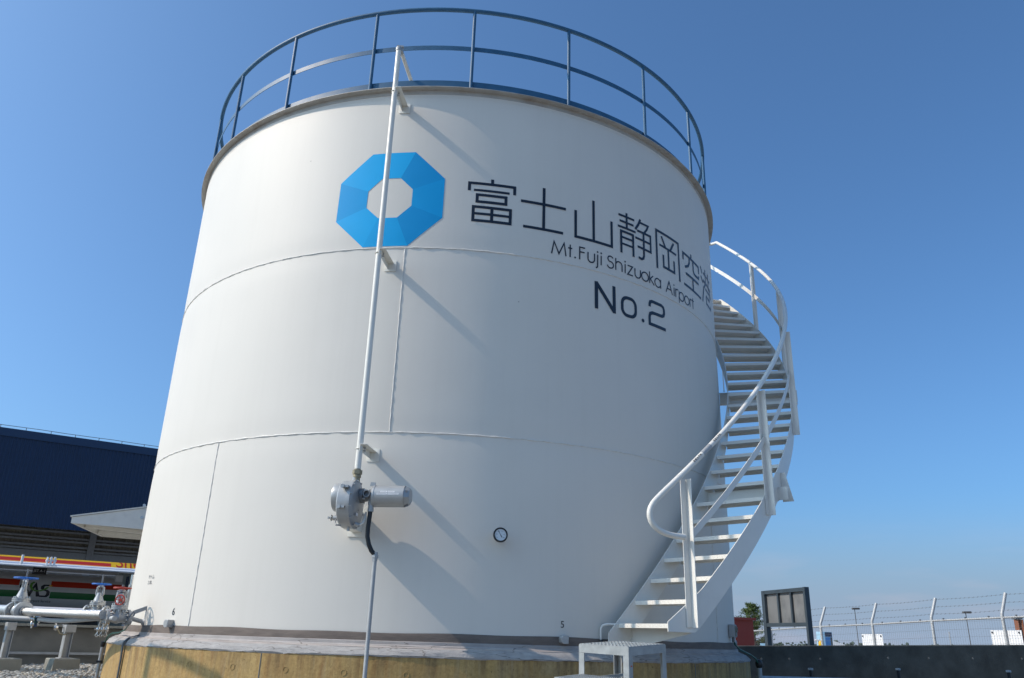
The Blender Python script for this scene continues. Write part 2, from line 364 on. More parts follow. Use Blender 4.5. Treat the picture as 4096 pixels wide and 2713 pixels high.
# painted marks: ribbons laid on the shell, as a sheet a few millimetres proud
_layer = [0]
def ribbon(mb, pts, w, closed=False, step=.03, off0=.0025):
    P = [Vector((p[0], p[1])) for p in pts]; N = len(P)
    if closed: P.append(P[0].copy())
    off = off0 + .00025*(_layer[0] % 9); _layer[0] += 1
    Lf, Rt = [], []; n = len(P)
    for i in range(n):
        if closed: a, b, c = P[(i-1) % N], P[i % N], P[(i+1) % N]
        else: a, b, c = P[max(i-1, 0)], P[i], P[min(i+1, n-1)]
        d1 = (b-a).normalized() if (b-a).length > 1e-9 else (c-b).normalized()
        d2 = (c-b).normalized() if (c-b).length > 1e-9 else d1
        n1 = Vector((-d1.y, d1.x)); n2 = Vector((-d2.y, d2.x)); m = (n1+n2)
        m = m.normalized() if m.length > 1e-6 else n1
        k = w/2/max(.35, m.dot(n1)); Lf.append(b+m*k); Rt.append(b-m*k)
    for i in range(n-1):
        ln = (P[i+1]-P[i]).length; k = max(1, int(ln/step)); vs = []
        for j in range(k+1):
            t = j/k
            for a, b in ((Lf[i], Lf[i+1]), (Rt[i], Rt[i+1])):
                p = a.lerp(b, t); vs.append(mb.mapf(p.x, p.y, off))
        mb.add(vs, [(2*j, 2*j+1, 2*j+3, 2*j+2) for j in range(k)])
def arc(cx, cy, rx, ry, a0, a1, n=14):
    return [(cx+rx*math.cos(R_(a0+(a1-a0)*i/n)), cy+ry*math.sin(R_(a0+(a1-a0)*i/n))) for i in range(n+1)]
def disc(mb, cx, cy, r, n=14, off=.003):
    mb.add([mb.mapf(cx, cy, off)]+[mb.mapf(cx+r*math.cos(2*PI*k/n), cy+r*math.sin(2*PI*k/n), off) for k in range(n)], [(0, 1+k, 1+(k+1) % n) for k in range(n)])
def marks(strokes, name, parent, material, mapf=surf):
    mb = MB(); mb.mapf = mapf
    for st in strokes:
        if st[0] == 'dot': disc(mb, st[1], st[2], st[3])
        else: ribbon(mb, st[0], st[1], closed=len(st) > 2 and st[2])
    return mb.build(name, material, parent, smooth=0)
w = .0300
FU = [([(.279,4.283),(.279,4.226)],w), ([(.050,4.135),(.050,4.223),(.507,4.223),(.507,4.136)],w), ([(.096,4.146),(.456,4.146)],w*.85),
      ([(.132,4.094),(.421,4.094),(.421,4.017),(.132,4.017)],w,True), ([(.099,3.957),(.470,3.957),(.470,3.805),(.099,3.805)],w,True),
      ([(.284,3.957),(.284,3.805)],w), ([(.099,3.882),(.470,3.882)],w*.9)]
SHI = [([(.816,4.277),(.816,3.803)],w), ([(.574,4.086),(1.057,4.086)],w), ([(.603,3.804),(1.028,3.804)],w)]
SAN = [([(1.382,4.275),(1.382,3.803)],w), ([(1.169,4.106),(1.169,3.803),(1.609,3.803),(1.609,4.097)],w)]
SEI = [([(1.705,4.218),(1.930,4.218)],w*.85), ([(1.719,4.149),(1.918,4.149)],w*.85), ([(1.694,4.079),(1.946,4.079)],w*.85), ([(1.818,4.265),(1.818,4.079)],w*.9),
       ([(1.736,3.774),(1.736,4.030),(1.906,4.030),(1.906,3.775)],w*.95), ([(1.736,3.960),(1.906,3.960)],w*.8), ([(1.736,3.885),(1.906,3.885)],w*.8),
       ([(2.024,4.262),(1.992,4.19),(1.944,4.118)],w*.95), ([(2.006,4.222),(2.146,4.222),(2.124,4.175),(2.080,4.118)],w*.85),
       ([(1.970,4.112),(2.180,4.112),(2.180,3.918),(1.972,3.922)],w*.9), ([(1.940,4.018),(2.180,4.018)],w*.85),
       ([(2.068,4.118),(2.068,3.84),(2.056,3.806),(2.03,3.79),(1.983,3.795)],w*.95)]
OKA = [([(2.284,3.769),(2.284,4.236),(2.721,4.236),(2.721,3.760)],w), ([(2.375,4.190),(2.446,4.076)],w*.95), ([(2.616,4.192),(2.545,4.080)],w*.95),
       ([(2.335,4.075),(2.666,4.070)],w*.9), ([(2.501,4.07),(2.501,3.826)],w), ([(2.402,3.972),(2.402,3.826),(2.612,3.826),(2.612,3.971)],w)]
KU = [([(3.046,4.233),(3.046,4.170)],w), ([(2.829,4.085),(2.829,4.172),(3.274,4.165),(3.274,4.076)],w), ([(2.990,4.165),(2.986,4.10),(2.950,4.045),(2.867,4.005)],w),
      ([(3.096,4.165),(3.096,4.04),(3.115,4.010),(3.15,4.003),(3.258,4.005),(3.264,4.04)],w), ([(2.878,3.928),(3.245,3.928)],w), ([(3.063,3.928),(3.063,3.778)],w), ([(2.822,3.777),(3.307,3.772)],w)]
KO = [([(3.360,4.221),(3.417,4.145)],w), ([(3.357,4.090),(3.435,4.029)],w), ([(3.442,3.950),(3.374,3.766)],w), ([(3.475,4.176),(3.800,4.176)],w), ([(3.560,4.255),(3.560,4.072)],w),
      ([(3.705,4.255),(3.705,4.072)],w), ([(3.450,4.068),(3.820,4.068)],w), ([(3.560,4.066),(3.440,3.960)],w), ([(3.705,4.066),(3.830,3.960)],w),
      ([(3.530,3.985),(3.725,3.985),(3.725,3.895),(3.545,3.895),(3.545,3.800),(3.78,3.800),(3.79,3.85)],w)]
lt = marks(FU+SHI+SAN+SEI+OKA+KU+KO, 'lettering', tank, M['letter'])
lt['label'] = 'large thin black Japanese airport name'
t = .0142; B = 3.557
LAT = [([(.906,B),(.930,B+.138),(.985,B+.012),(1.040,B+.138),(1.062,B)],t), ([(1.108,B+.138),(1.108,B+.002)],t), ([(1.084,B+.098),(1.131,B+.098)],t), ('dot',1.164,B+.008,.0105),
       ([(1.216,B),(1.216,B+.137),(1.278,B+.137)],t), ([(1.216,B+.085),(1.272,B+.085)],t),
       ([(1.312,B+.105)]+arc(1.351,B+.037,.039,.038,180,360)+[(1.390,B+.105)],t), ('dot',1.428,B+.134,.010), ([(1.428,B+.103),(1.428,B-.022),(1.420,B-.040),(1.407,B-.044)],t), ('dot',1.472,B+.132,.010), ([(1.472,B+.103),(1.472,B-.002)],t),
       (arc(1.590,B+.100,.034,.031,25,250,14)+arc(1.588,B+.034,.040,.036,75,-165,16),t),
       ([(1.658,B+.130),(1.658,B-.004)],t), ([(1.658,B+.055)]+arc(1.700,B+.058,.042,.040,180,0)+[(1.742,B-.004)],t), ('dot',1.784,B+.126,.010), ([(1.784,B+.098),(1.784,B-.006)],t),
       ([(1.818,B+.094),(1.888,B+.094),(1.820,B-.006),(1.892,B-.006)],t), ([(1.922,B+.092)]+arc(1.963,B+.030,.041,.038,180,360)+[(2.004,B+.092)],t),
       (arc(2.074,B+.041,.053,.050,0,360,24)[:-1],t,True), ([(2.146,B+.125),(2.146,B-.009)],t), ([(2.205,B+.090),(2.148,B+.038)],t), ([(2.160,B+.045),(2.222,B-.013)],t),
       (arc(2.282,B+.036,.050,.050,0,360,24)[:-1],t,True), ([(2.332,B+.088),(2.332,B-.015)],t), ([(2.428,B-.018),(2.488,B+.120),(2.549,B-.018)],t), ([(2.452,B+.030),(2.524,B+.030)],t),
       ('dot',2.585,B+.113,.010), ([(2.585,B+.083),(2.585,B-.018)],t), ([(2.618,B+.083),(2.618,B-.018)],t), (arc(2.652,B+.052,.034,.030,180,60,8),t),
       ([(2.692,B+.080),(2.692,B-.060)],t), (arc(2.746,B+.028,.052,.050,0,360,24)[:-1],t,True), (arc(2.870,B+.028,.056,.050,0,360,24)[:-1],t,True),
       ([(2.948,B+.080),(2.948,B-.022)],t), (arc(2.978,B+.048,.030,.030,180,60,8),t), ([(3.025,B+.110),(3.025,B-.022)],t), ([(3.000,B+.078),(3.050,B+.078)],t)]
for lo, hi, nm in ((0, 1.52, 'first word'), (1.52, 2.40, 'middle word'), (2.40, 9, 'last word')):
    l2 = marks([q_ for q_ in LAT if lo < (q_[1] if q_[0] == 'dot' else q_[0][0][0]) < hi], 'lettering', tank, M['letter']); l2['label'] = 'small thin black Latin airport name, ' + nm
def rrect(x0, y0, x1, y1, r, n=5):
    return arc(x1-r, y1-r, r, r, 0, 90, n)+arc(x0+r, y1-r, r, r, 90, 180, n)+arc(x0+r, y0+r, r, r, 180, 270, n)+arc(x1-r, y0+r, r, r, 270, 360, n)
NUM = [([(1.409,3.064),(1.409,3.360)],.040), ([(1.405,3.352),(1.629,3.072)],.042), ([(1.629,3.062),(1.629,3.360)],.040),
       (rrect(1.733,3.080,1.917,3.276,.070),.036,True), ('dot',2.020,3.083,.021),
       ([(2.130,3.275),(2.130,3.30),(2.142,3.33),(2.17,3.342),(2.325,3.342),(2.355,3.33),(2.368,3.30),(2.368,3.262),(2.355,3.232),(2.325,3.218),(2.17,3.212),(2.135,3.195),(2.122,3.16),(2.122,3.078),(2.386,3.078)],.036)]
l3 = marks(NUM[:4], 'lettering', tank, M['letter']); l3['label'] = 'heavier black letters reading No.'
l4 = marks(NUM[4:], 'lettering', tank, M['letter']); l4['label'] = 'heavier black squared digit 2'
# emblem: octagon ring of eight facets
OUT = [(-.953,4.549),(-.509,4.554),(-.197,4.250),(-.198,3.808),(-.520,3.498),(-.965,3.495),(-1.277,3.801),(-1.272,4.239)]
INN = [(-.828,4.253),(-.641,4.253),(-.510,4.122),(-.511,3.937),(-.645,3.807),(-.835,3.806),(-.966,3.930),(-.964,4.116)]
mb = MB()
for i in range(8):
    j = (i+1) % 8; mb.mi = (1,2,0,2,3,1,0,1)[i]
    for a in range(14):
        for b in range(8):
            def pt(u, v):
                o_ = Vector(OUT[i]).lerp(Vector(OUT[j]), u); n_ = Vector(INN[i]).lerp(Vector(INN[j]), u); p = o_.lerp(n_, v); return surf(p.x, p.y, .0022)
            mb.add([pt(a/14, b/8), pt((a+1)/14, b/8), pt((a+1)/14, (b+1)/8), pt(a/14, (b+1)/8)], [(0,1,2,3)])
mb.build('emblem', [M['em%d' % i] for i in range(4)], tank, smooth=0)
# text through the built-in font, laid flat or on the shell
def text_verts(s, size):
    c = bpy.data.curves.new('text', 'FONT'); c.body = s; c.size = size; c.resolution_u = 4
    o = bpy.data.objects.new('text', c); COL.objects.link(o)
    dg = bpy.context.evaluated_depsgraph_get(); me = bpy.data.meshes.new_from_object(o.evaluated_get(dg))
    v = [tuple(p.co) for p in me.vertices]; f = [tuple(p.vertices) for p in me.polygons]
    bpy.data.objects.remove(o); bpy.data.curves.remove(c); bpy.data.meshes.remove(me); return v, f
def text_on(s, size, mapf, name, parent, material):
    v, f = text_verts(s, size); return MB().add([mapf(p[0], p[1]) for p in v], f).build(name, material, parent, smooth=0)
text_on('6', .088, lambda x, y: surf(-2.665+x*1.05, .095+y, .003), 'numeral', tank, M['black'])
text_on('5', .078, lambda x, y: surf(1.025+x, .082+y, .003), 'numeral', tank, M['black'])
text_on('2.8L', .046, lambda x, y: surf(-3.318+x*1.5, .375+y, .003), 'lettering', tank, M['castdk'])
c0, d0 = -3.318, .425
marks([([(c0,d0+.026),(c0+.046,d0+.026)],.005), ([(c0+.023,d0+.036),(c0+.023,d0)],.005), ([(c0+.006,d0+.004),(c0+.013,d0+.018)],.005), ([(c0+.040,d0+.004),(c0+.033,d0+.018)],.005),
       ([(c0+.068,d0+.036),(c0+.068,d0)],.005), ([(c0+.070,d0+.024),(c0+.092,d0+.014)],.005), ([(c0+.122,d0+.036),(c0+.106,d0+.003),(c0+.150,d0+.006)],.005), ([(c0+.138,d0+.018),(c0+.154,d0)],.005)], 'lettering', tank, M['castdk'])
for s, z in ((-2.640, .022), (1.045, -.012), (4.9, .0), (-6.5, .0)):
    mb = MB(); Mx = axisM(surf(s, z), surf(s, z)-Vector((0, 0, z)))
    mb.prism([(-.032,-.030),(.032,-.034),(.034,.018),(.014,.036),(-.020,.034),(-.034,.012)], .062, Mx); mb.build('anchor_lug', M['cast'], tank, bevel=.004)

# ------------------------------------------------------------------ plinth
pl = thing('concrete_plinth', (0, 0, GZ), 'round tan concrete plinth with rust streaks under the white tank', 'plinth')
mb = MB(); RP = 3.637; zt = -.176
mb.lathe([(RP+.001, GZ-.2), (RP, GZ), (RP, -.40), (RP, zt)], 240).build('plinth_wall', M['plinth'], pl)
mb = MB(); n = 420; prof = [(3.5125, -.060), (3.5200, -.064), (3.5225, -.086), (3.540, -.0965), (3.5415, -.1005), (3.578, -.1085), (3.5795, -.1125), (3.602, -.120), (3.628, -.141), (3.645, -.166), (3.641, -.177), (3.60, -.178)]
vs = []
for k in range(n):
    a = 2*PI*k/n
    for i, (r, z) in enumerate(prof):
        j = 0 if i == 0 else (.45 if i < 7 else 1)
        n1 = .0022*math.sin(13*a+i)+.0016*math.sin(41*a+2*i)+.0020*random.uniform(-1, 1)*(2.0 if i >= 8 else .5)
        vs.append(Vector(((r+n1*j*.9)*math.sin(a), -(r+n1*j*.9)*math.cos(a), z+n1*j)))
Lp = len(prof)
mb.mi = 0
for i in range(Lp-1):
    mb.mi = 0 if i < 3 else (1 if i < 6 else 2)
    if i == 0: mb.add(vs, [])
    b = 0
    fs = [(k*Lp+i, ((k+1) % n)*Lp+i, ((k+1) % n)*Lp+i+1, k*Lp+i+1) for k in range(n)]
    mb.f += fs; mb.m += [mb.mi]*len(fs)
M['mort2'] = mat('pinkish_mortar', (.39,.345,.315), .85, var=.16, scale=7, stretch=(1,1,8), bump=.35, bscale=40, dirt=(.30,.25,.22), dscale=6, damt=.6)
for m_ in (M['mort2'], M['mortar'], M['membr']):
    nt = m_.node_tree; N = nt.nodes; L = nt.links; b_ = N['Principled BSDF']; src = b_.inputs['Base Color'].links[0].from_socket
    tc = N.new('ShaderNodeTexCoord'); mp_ = N.new('ShaderNodeMapping'); mp_.inputs['Scale'].default_value = (1, 1, 7); L.new(tc.outputs['Object'], mp_.inputs['Vector'])
    nz_ = N.new('ShaderNodeTexNoise'); nz_.inputs['Scale'].default_value = 5; L.new(mp_.outputs[0], nz_.inputs['Vector'])
    ad = N.new('ShaderNodeMix'); ad.data_type = 'RGBA'; ad.blend_type = 'ADD'; ad.inputs[0].default_value = .35; L.new(mp_.outputs[0], ad.inputs[6]); L.new(nz_.outputs['Color'], ad.inputs[7])
    vo = N.new('ShaderNodeTexVoronoi'); vo.feature = 'DISTANCE_TO_EDGE'; vo.inputs['Scale'].default_value = 1.15; L.new(ad.outputs[2], vo.inputs['Vector'])
    vr = N.new('ShaderNodeValToRGB'); vr.color_ramp.elements[0].position = .004; vr.color_ramp.elements[1].position = .012; vr.color_ramp.elements[0].color = (.6,.6,.6,1); vr.color_ramp.elements[1].color = (0,0,0,1); L.new(vo.outputs['Distance'], vr.inputs['Fac'])
    x_ = N.new('ShaderNodeMix'); x_.data_type = 'RGBA'; L.new(vr.outputs['Color'], x_.inputs[0]); L.new(src, x_.inputs[6]); x_.inputs[7].default_value = (.09,.075,.065,1); L.new(x_.outputs[2], b_.inputs['Base Color'])
mb.build('mortar_apron', [M['membr'], M['mort2'], M['mortar']], pl, smooth=22)
for px, py in ((758,2656),(930,2668),(1142,2679),(1374,2691),(1625,2701),(1875,2706)):
    p = hcyl(px, py, RP); nrm = Vector((p.x, p.y, 0)).normalized()
    MB().lathe([(.0001,-.010),(.016,-.009),(.0185,.0015),(.0225,.002),(.0235,.0)], 18, axisM(p+nrm*.001, nrm)).build('tie_plug', M['plinth'], pl)
for px in (1040, 2780):
    p = hcyl(px, 2660, RP); a = math.atan2(p.x, -p.y)
    MB().bar(az(math.degrees(a), RP+.0015, zt-.006), az(math.degrees(a), RP+.0015, GZ), .006, .003, up=p).build('joint_line', M['castdk'], pl)

# ------------------------------------------------------------------ guard railing on the roof
gr = thing('guard_railing', (0, 0, ZT), 'blue tubular guard railing running round the top of the white tank', 'railing')
def circ(R, z, n, a0=0, a1=360): return [az(a0+(a1-a0)*i/n, R, z) for i in range(n if a1-a0 == 360 else n+1)]
MB().tube(circ(3.488, 6.392, 220, -254, 99), .0245, 12).build('handrail', M['blue'], gr)
def flatring(R, z0, z1, th, name, m, par, a0=-254, a1=99, n=200):
    mb = MB(); vs = []
    for i in range(n+1):
        a = a0+(a1-a0)*i/n
        for r, z in ((R, z0), (R+th, z0), (R+th, z1), (R, z1)): vs.append(az(a, r, z))
    fs = [(4*i+k, 4*i+4+k, 4*i+4+(k+1) % 4, 4*i+(k+1) % 4) for i in range(n) for k in range(4)]+[(0,1,2,3),(4*n+3,4*n+2,4*n+1,4*n)]
    return mb.add(vs, fs).build(name, m, par)
flatring(3.464, 5.866, 5.922, .006, 'mid_rail', M['blue'], gr)
flatring(3.464, 5.327, 5.466, .006, 'toe_board', M['blue'], gr)
for k in range(-14, 6):
    a = .1+17.75*k
    MB().cyl(az(a, 3.488, 5.324), az(a, 3.488, 6.385), .0185, 12).build('post', M['blue'], gr)

# ------------------------------------------------------------------ spiral staircase
st = thing('spiral_staircase', az(40, 3.95, GZ), 'white steel spiral staircase curving up the right side of the tank', 'staircase')
RI, RO = 3.612, 4.322
def zl(a): return .1307+(a-25.4)*.06422        # walking line at the nosings
def plate_arc(R, th, a0, a1, zb, ztop, n=110):
    mb = MB(); vs = []
    for i in range(n+1):
        a = a0+(a1-a0)*i/n
        for r, z in ((R, zb(a)), (R+th, zb(a)), (R+th, ztop(a)), (R, ztop(a))): vs.append(az(a, r, z))
    fs = [(4*i+k, 4*i+4+k, 4*i+4+(k+1) % 4, 4*i+(k+1) % 4) for i in range(n) for k in range(4)]+[(0,1,2,3),(4*n+3,4*n+2,4*n+1,4*n)]
    return mb.add(vs, fs)
plate_arc(RO, .008, 24.1, 104.6, lambda a: max(zl(a)-.225, .07), lambda a: min(zl(a)+.035+.060*max(0, 1-(a-24.1)/5), zl(102.5)+.1)).build('stringer', M['stair'], st)
plate_arc(RI-.008, .008, 23.3, 104.6, lambda a: max(zl(a)-.225, -.055 if a < 30 else .0), lambda a: min(zl(a)+.055, zl(102.5)+.1)).build('stringer', M['stair'], st)
def tread(i):
    mb = MB(); af = 24.95+3.004*i; z = .1307+.1929*i; ac = R_(af)
    rad = Vector((math.sin(ac), -math.cos(ac), 0)); tan = Vector((math.cos(ac), math.sin(ac), 0)); d = .225
    Mr = Matrix((rad, tan, (0,0,1))).transposed(); rm = (RI+RO)/2; ln = RO-RI-.002
    mb.box(rad*rm + tan*(d/2+.004) + Vector((0,0,z-.003)), (ln, d, .006), Mr)
    for tt in (.002, d+.006): mb.box(rad*rm + tan*tt + Vector((0,0,z-.017)), (ln, .005, .034), Mr)
    k = 0                                        # raised pattern of the chequer plate on the nosing
    x = RI+.03
    while x < RO-.03:
        mb.box(rad*x + tan*(-.001) + Vector((0,0,z-.015)), (.020, .003, .006), Mr @ Matrix.Rotation(.9, 3, 'Y')); x += .047
    return mb.build('tread', M['stair'], st, smooth=0)
for i in range(26): tread(i)
mb = MB(); vs = []
for i in range(9):
    a = 103.2+i*.9
    for r, z in ((RI, 5.13), (RO, 5.13), (RO, 5.145), (RI, 5.145)): vs.append(az(a, r, z))
mb.add(vs, [(4*i+k, 4*i+4+k, 4*i+4+(k+1) % 4, 4*i+(k+1) % 4) for i in range(8) for k in range(4)]+[(0,1,2,3),(35,34,33,32)]); mb.build('landing', M['stair'], st)
# plate under the first tread, tapering outwards
mb = MB(); a = 27.3
P = [az(a, 3.517, -.045), az(a, 3.517, .12), az(a, RO, .12), az(a, RO, .065), az(a, 3.70, -.05)]
tn = Vector((math.cos(R_(a)), math.sin(R_(a)), 0))*.008
mb.add(P+[p+tn for p in P], [(0,1,2,3,4),(9,8,7,6,5)]+[(i, (i+1) % 5, 5+(i+1) % 5, 5+i) for i in range(5)]); mb.build('kick_plate', M['stair'], st, smooth=0)
MB().tube([az(22.95, 3.525, -.04), az(22.95, 3.53, .085), az(23.15, 3.54, .112), az(23.6, 3.56, .122), az(24.9, 3.61, .122)], .010, 8).build('grab_loop', M['stair'], st)
for aa in (22.95, 24.7): MB().lathe([(.0,.03),(.014,.028),(.02,.0),(.02,-.02)], 10, Matrix.Translation(az(aa, 3.535, -.03))).build('sealant_boot', M['rubber'], st)
# brackets that carry the stair from the shell
for aa, z0, hh in ((47.3, 1.30, .125), (71.8, 2.78, .15)):
    mb = MB(); u = Vector((math.cos(R_(aa)), math.sin(R_(aa)), 0))
    A = az(aa, 3.503, z0+hh/2); Bp = az(aa, RO+.10, z0+hh/2)
    mb.bar(A, Bp, .007, hh); 
    for zz in (z0+.004, z0+hh-.004): mb.bar(az(aa, 3.503, zz)+u*.0295, az(aa, RO-.01, zz)+u*.0295, .052, .007)
    mb.build('bracket', M['stair'], st, smooth=0)
    P = [az(aa, RO+.009, z0+.02), az(aa, RO+.125, z0), az(aa, RO+.115, z0+.02), az(aa, RO+.045, z0+hh+.20), az(aa, RO+.009, z0+hh+.20)]
    mb = MB(); P = [az(aa+1.5, RO+.009, z0+hh+.16), az(aa+1.5, RO+.050, z0+hh+.16), az(aa+1.5, RO+.115, z0), az(aa+1.5, RO+.009, z0)]
    t8 = u*.008; mb.add(P+[p+t8 for p in P], [(0,1,2,3),(7,6,5,4)]+[(i, (i+1) % 4, 4+(i+1) % 4, 4+i) for i in range(4)]); mb.build('gusset', M['stair'], st, smooth=0)
mb = MB(); mb.box(az(69.0, 3.56, 3.02), (.09, .01, .24), Matrix.Rotation(R_(69), 3, 'Z')); mb.build('hanger_plate', M['stair'], st)
# posts of rolled angle outside the outer stringer
for aa in (27.0, 43.3, 59.3, 75.3, 90.4):
    mb = MB(); z0 = zl(aa)-.16 if aa > 30 else .105; z1 = zl(aa)+1.045; Rr = RO+.010
    ur = Vector((math.sin(R_(aa)), -math.cos(R_(aa)), 0)); ut = Vector((math.cos(R_(aa)), math.sin(R_(aa)), 0)); Ls = .066; th = .007
    Mp = Matrix(((ut.x, ur.x, 0, Rr*ur.x), (ut.y, ur.y, 0, Rr*ur.y), (0, 0, 1, z0), (0, 0, 0, 1)))
    mb.prism([(-Ls/2, 0), (Ls/2, 0), (Ls/2, Ls), (Ls/2-th, Ls), (Ls/2-th, th), (-Ls/2, th)], z1-z0, Mp)
    mb.build('post', M['stair'], st, smooth=0, bevel=.002)
RH = RO+.030
def RHo(a): return 1.105-.025*min(1, max(0, (a-25)/12))-.035*min(1, max(0, (a-60)/30))
pts = [az(a_, RH, z_) for a_, z_ in ((26.6,.800),(25.4,.800),(24.6,.804),(23.9,.813),(23.3,.827),(22.8,.846),(22.4,.871),(22.1,.902),(21.97,.938),(22.0,.972),(22.15,1.005),(22.45,1.040),(22.9,1.075),(23.5,1.115),(24.2,1.160))]
aa = 25.0
while aa < 104.9: pts.append(az(aa, RH, zl(aa)+RHo(aa))); aa += 1.0
ze = pts[-1].z
pts += [az(105.4, RH-.02, ze+.015), az(106.0, RH-.10, ze+.015), az(106.6, RH-.30, ze-.01), az(107.2, 3.6, ze-.03)]
MB().tube(pts, .0235, 14).build('handrail', M['stair'], st)
plate_arc(RH-.003, .006, 27.3, 108.5, lambda a: zl(a)+.508-.025*min(1, max(0, (a-40)/40)), lambda a: zl(a)+.580-.025*min(1, max(0, (a-40)/40))).build('mid_rail', M['stair'], st)
hp = lambda a: az(a, RH, zl(a)+RHo(a))
MB().tube([hp(30.0), hp(30.7), hp(31.4)], .0250, 14).build('grip_tape', M['galvp'], st)
def hmap(a0):
    def f(x, y, off=.001):
        c = hp(a0+x); tdir = (hp(a0+x+.5)-hp(a0+x)).normalized(); n0 = Vector((.05, -.86, .5)); n0 = (n0-tdir*n0.dot(tdir)).normalized(); s_ = tdir.cross(n0)
        th = -y/.0245; return c + (.0245+off)*(math.cos(th)*n0 + math.sin(th)*s_)
    return f
def glyph(k):
    sets = [[(0,.6,1,.6),(0,.2,1,.2),(.5,0,.5,1),(.1,.9,.9,.9)], [(0,.9,1,.9),(0,.5,1,.5),(0,.1,1,.1),(.25,.1,.25,.9),(.75,.1,.75,.9)], [(.1,1,.1,0),(.4,.8,1,.8),(.7,.8,.5,0),(.7,.5,1,.0)], [(.2,.9,.2,.1),(.2,.9,.9,.9),(.9,.9,.9,.1),(.2,.5,.9,.5)], [(0,.8,1,.8),(.5,1,.5,.5),(.1,.5,.9,.5),(.3,.4,.0,0),(.6,.4,1,0)]]
    return sets[k % 5]
for a0, cnt in ((28.45, 5), (32.0, 5)):
    strokes = []
    for k in range(cnt):
        for x0, y0, x1, y1 in glyph(k):
            strokes.append(([(k*.27+x0*.2, (y0-.5)*.020), (k*.27+x1*.2, (y1-.5)*.020)], .0032))
    mb = MB(); fm = hmap(a0)
    for (p, q_), w_ in strokes:
        a = Vector(p); b = Vector(q_); sx = .075; d = Vector(((b.x-a.x)*sx, b.y-a.y)); 
        nn = Vector((-d.y, d.x)).normalized()*w_/2; nx = Vector((nn.x/sx, nn.y))
        mb.add([fm(*(a+nx)), fm(*(a-nx)), fm(*(b-nx)), fm(*(b+nx))], [(0,1,2,3)])
    mb.build('grip_lettering', M['black'], st, smooth=0)

# ------------------------------------------------------------------ level gauge on the shell
ga = -11.45; GR = 3.785
lg = thing('level_gauge', az(ga, GR, .975), 'silver tank level gauge under a tall white pipe on the front of the tank', 'gauge', rotz=R_(ga))
Mg = MWD[lg.name]
def G(x, y, z): return Mg @ Vector((x, y, z))       # x to the right along the shell, y inwards, z up
ax = (Mg.to_3x3() @ Vector((1,0,0))); inn = (Mg.to_3x3() @ Vector((0,1,0)))
gp = az(-11.45, GR, 0)
MB().cyl((gp.x, gp.y, 1.27), (gp.x, gp.y, 5.60), .0265, 20).build('gauge_pipe', M['white'], lg)
mb = MB(); mb.lathe([(.0265,5.585),(.031,5.585),(.031,5.622),(.024,5.634),(.0,5.636)], 20, Matrix.Translation((gp.x, gp.y, 0)))
mb.box((gp.x+.012, gp.y+.01, 5.645), (.07, .035, .022)); mb.box((gp.x+.03, gp.y+.03, 5.61), (.03, .06, .045)); mb.build('pipe_head', M['galvp'], lg)
e0 = hcyl(1647, 329.6, 3.40); e1 = Vector((gp.x, gp.y, 5.60))+Vector((.03, .05, 0)); MB().cyl(e1, e1+(e0-e1)*1.15, .021, 16).build('stay_pipe', M['white'], lg)
for z in (5.085, 3.280, 1.447):
    ab = -10.86; ur = az(ab, 1, 0); ut = Vector((math.cos(R_(ab)), math.sin(R_(ab)), 0)); mb = MB()
    Mp = Matrix(((ut.x, 0, ur.x, 3.508*ur.x), (ut.y, 0, ur.y, 3.508*ur.y), (0, 1, 0, z), (0, 0, 0, 1)))
    mb.prism([(-.030,-.030), (-.024,-.030), (-.024,.024), (.030,.024), (.030,.030), (-.030,.030)], .315, Mp)
    bk = mb.build('bracket', M['white'], lg, smooth=0, bevel=.0015)
    mb = MB(); pts8 = [(-.052,-.058), (.052,-.058), (.058,-.052), (.058,.052), (.052,.058), (-.052,.058), (-.058,.052), (-.058,-.052)]
    mb.prism(pts8, .008, axisM(az(ab, 3.500, z), ur, (0,0,1))); mb.build('mounting_plate', M['white'], bk, smooth=0, bevel=.002)
    mb = MB(); c = Vector((gp.x, gp.y, z)); mb.tube([c+Vector((.031*math.cos(2*PI*k/20), .031*math.sin(2*PI*k/20), -.006)) for k in range(20)], .005, 8, True); mb.build('pipe_clip', M['white'], bk)
    mb = MB()
    for dz in (-.012, .012): mb.cyl(c+ut*.018+Vector((0,0,dz))+ur*.0-ur*.05, c+ut*.036+Vector((0,0,dz))-ur*.05, .008, 6)
    mb.build('bolt', M['galvp'], bk)
mb = MB(); hexp = [(.041*math.cos(PI/3*k), .041*math.sin(PI/3*k)) for k in range(6)]
mb.prism(hexp, .034, Matrix.Translation(G(0,0,.250))); mb.lathe([(.0,.290),(.030,.290),(.031,.284)]+[(.031,.245),(.034,.240),(.034,.225),(.028,.220),(.028,.19),(.0,.19)], 20, Matrix.Translation(G(0,0,0)))
mb.build('pipe_union', M['brass'], lg)
mb = MB(); mb.lathe([(.0,.0),(.036,.0),(.036,.012),(.0275,.016),(.0275,.055),(.0,.055)], 20, Matrix.Translation(G(-.008,0,.178))); mb.build('neck', M['cast'], lg)
mb = MB(); mb.box(G(-.045, .150, -.105), (.085, .255, .165), Mg.to_3x3()); mb.box(G(-.045, .2805, -.105), (.16, .008, .24), Mg.to_3x3()); mb.build('mounting_bracket', M['white'], lg, smooth=0)
def GL(x, y, z): return axisM(G(x, y, z), ax)
mb = MB(); mb.lathe([(.0,-.100),(.150,-.100),(.182,-.094),(.190,-.084),(.190,-.012),(.199,-.010),(.199,.004)], 48, GL(0,0,.004)); mb.lathe([(.0,.050),(.05,.050),(.15,.034),(.176,.026),(.190,.018),(.199,.016),(.199,.0045)], 48, GL(0,0,.004)); hs = mb.build('housing', M['cast'], lg)
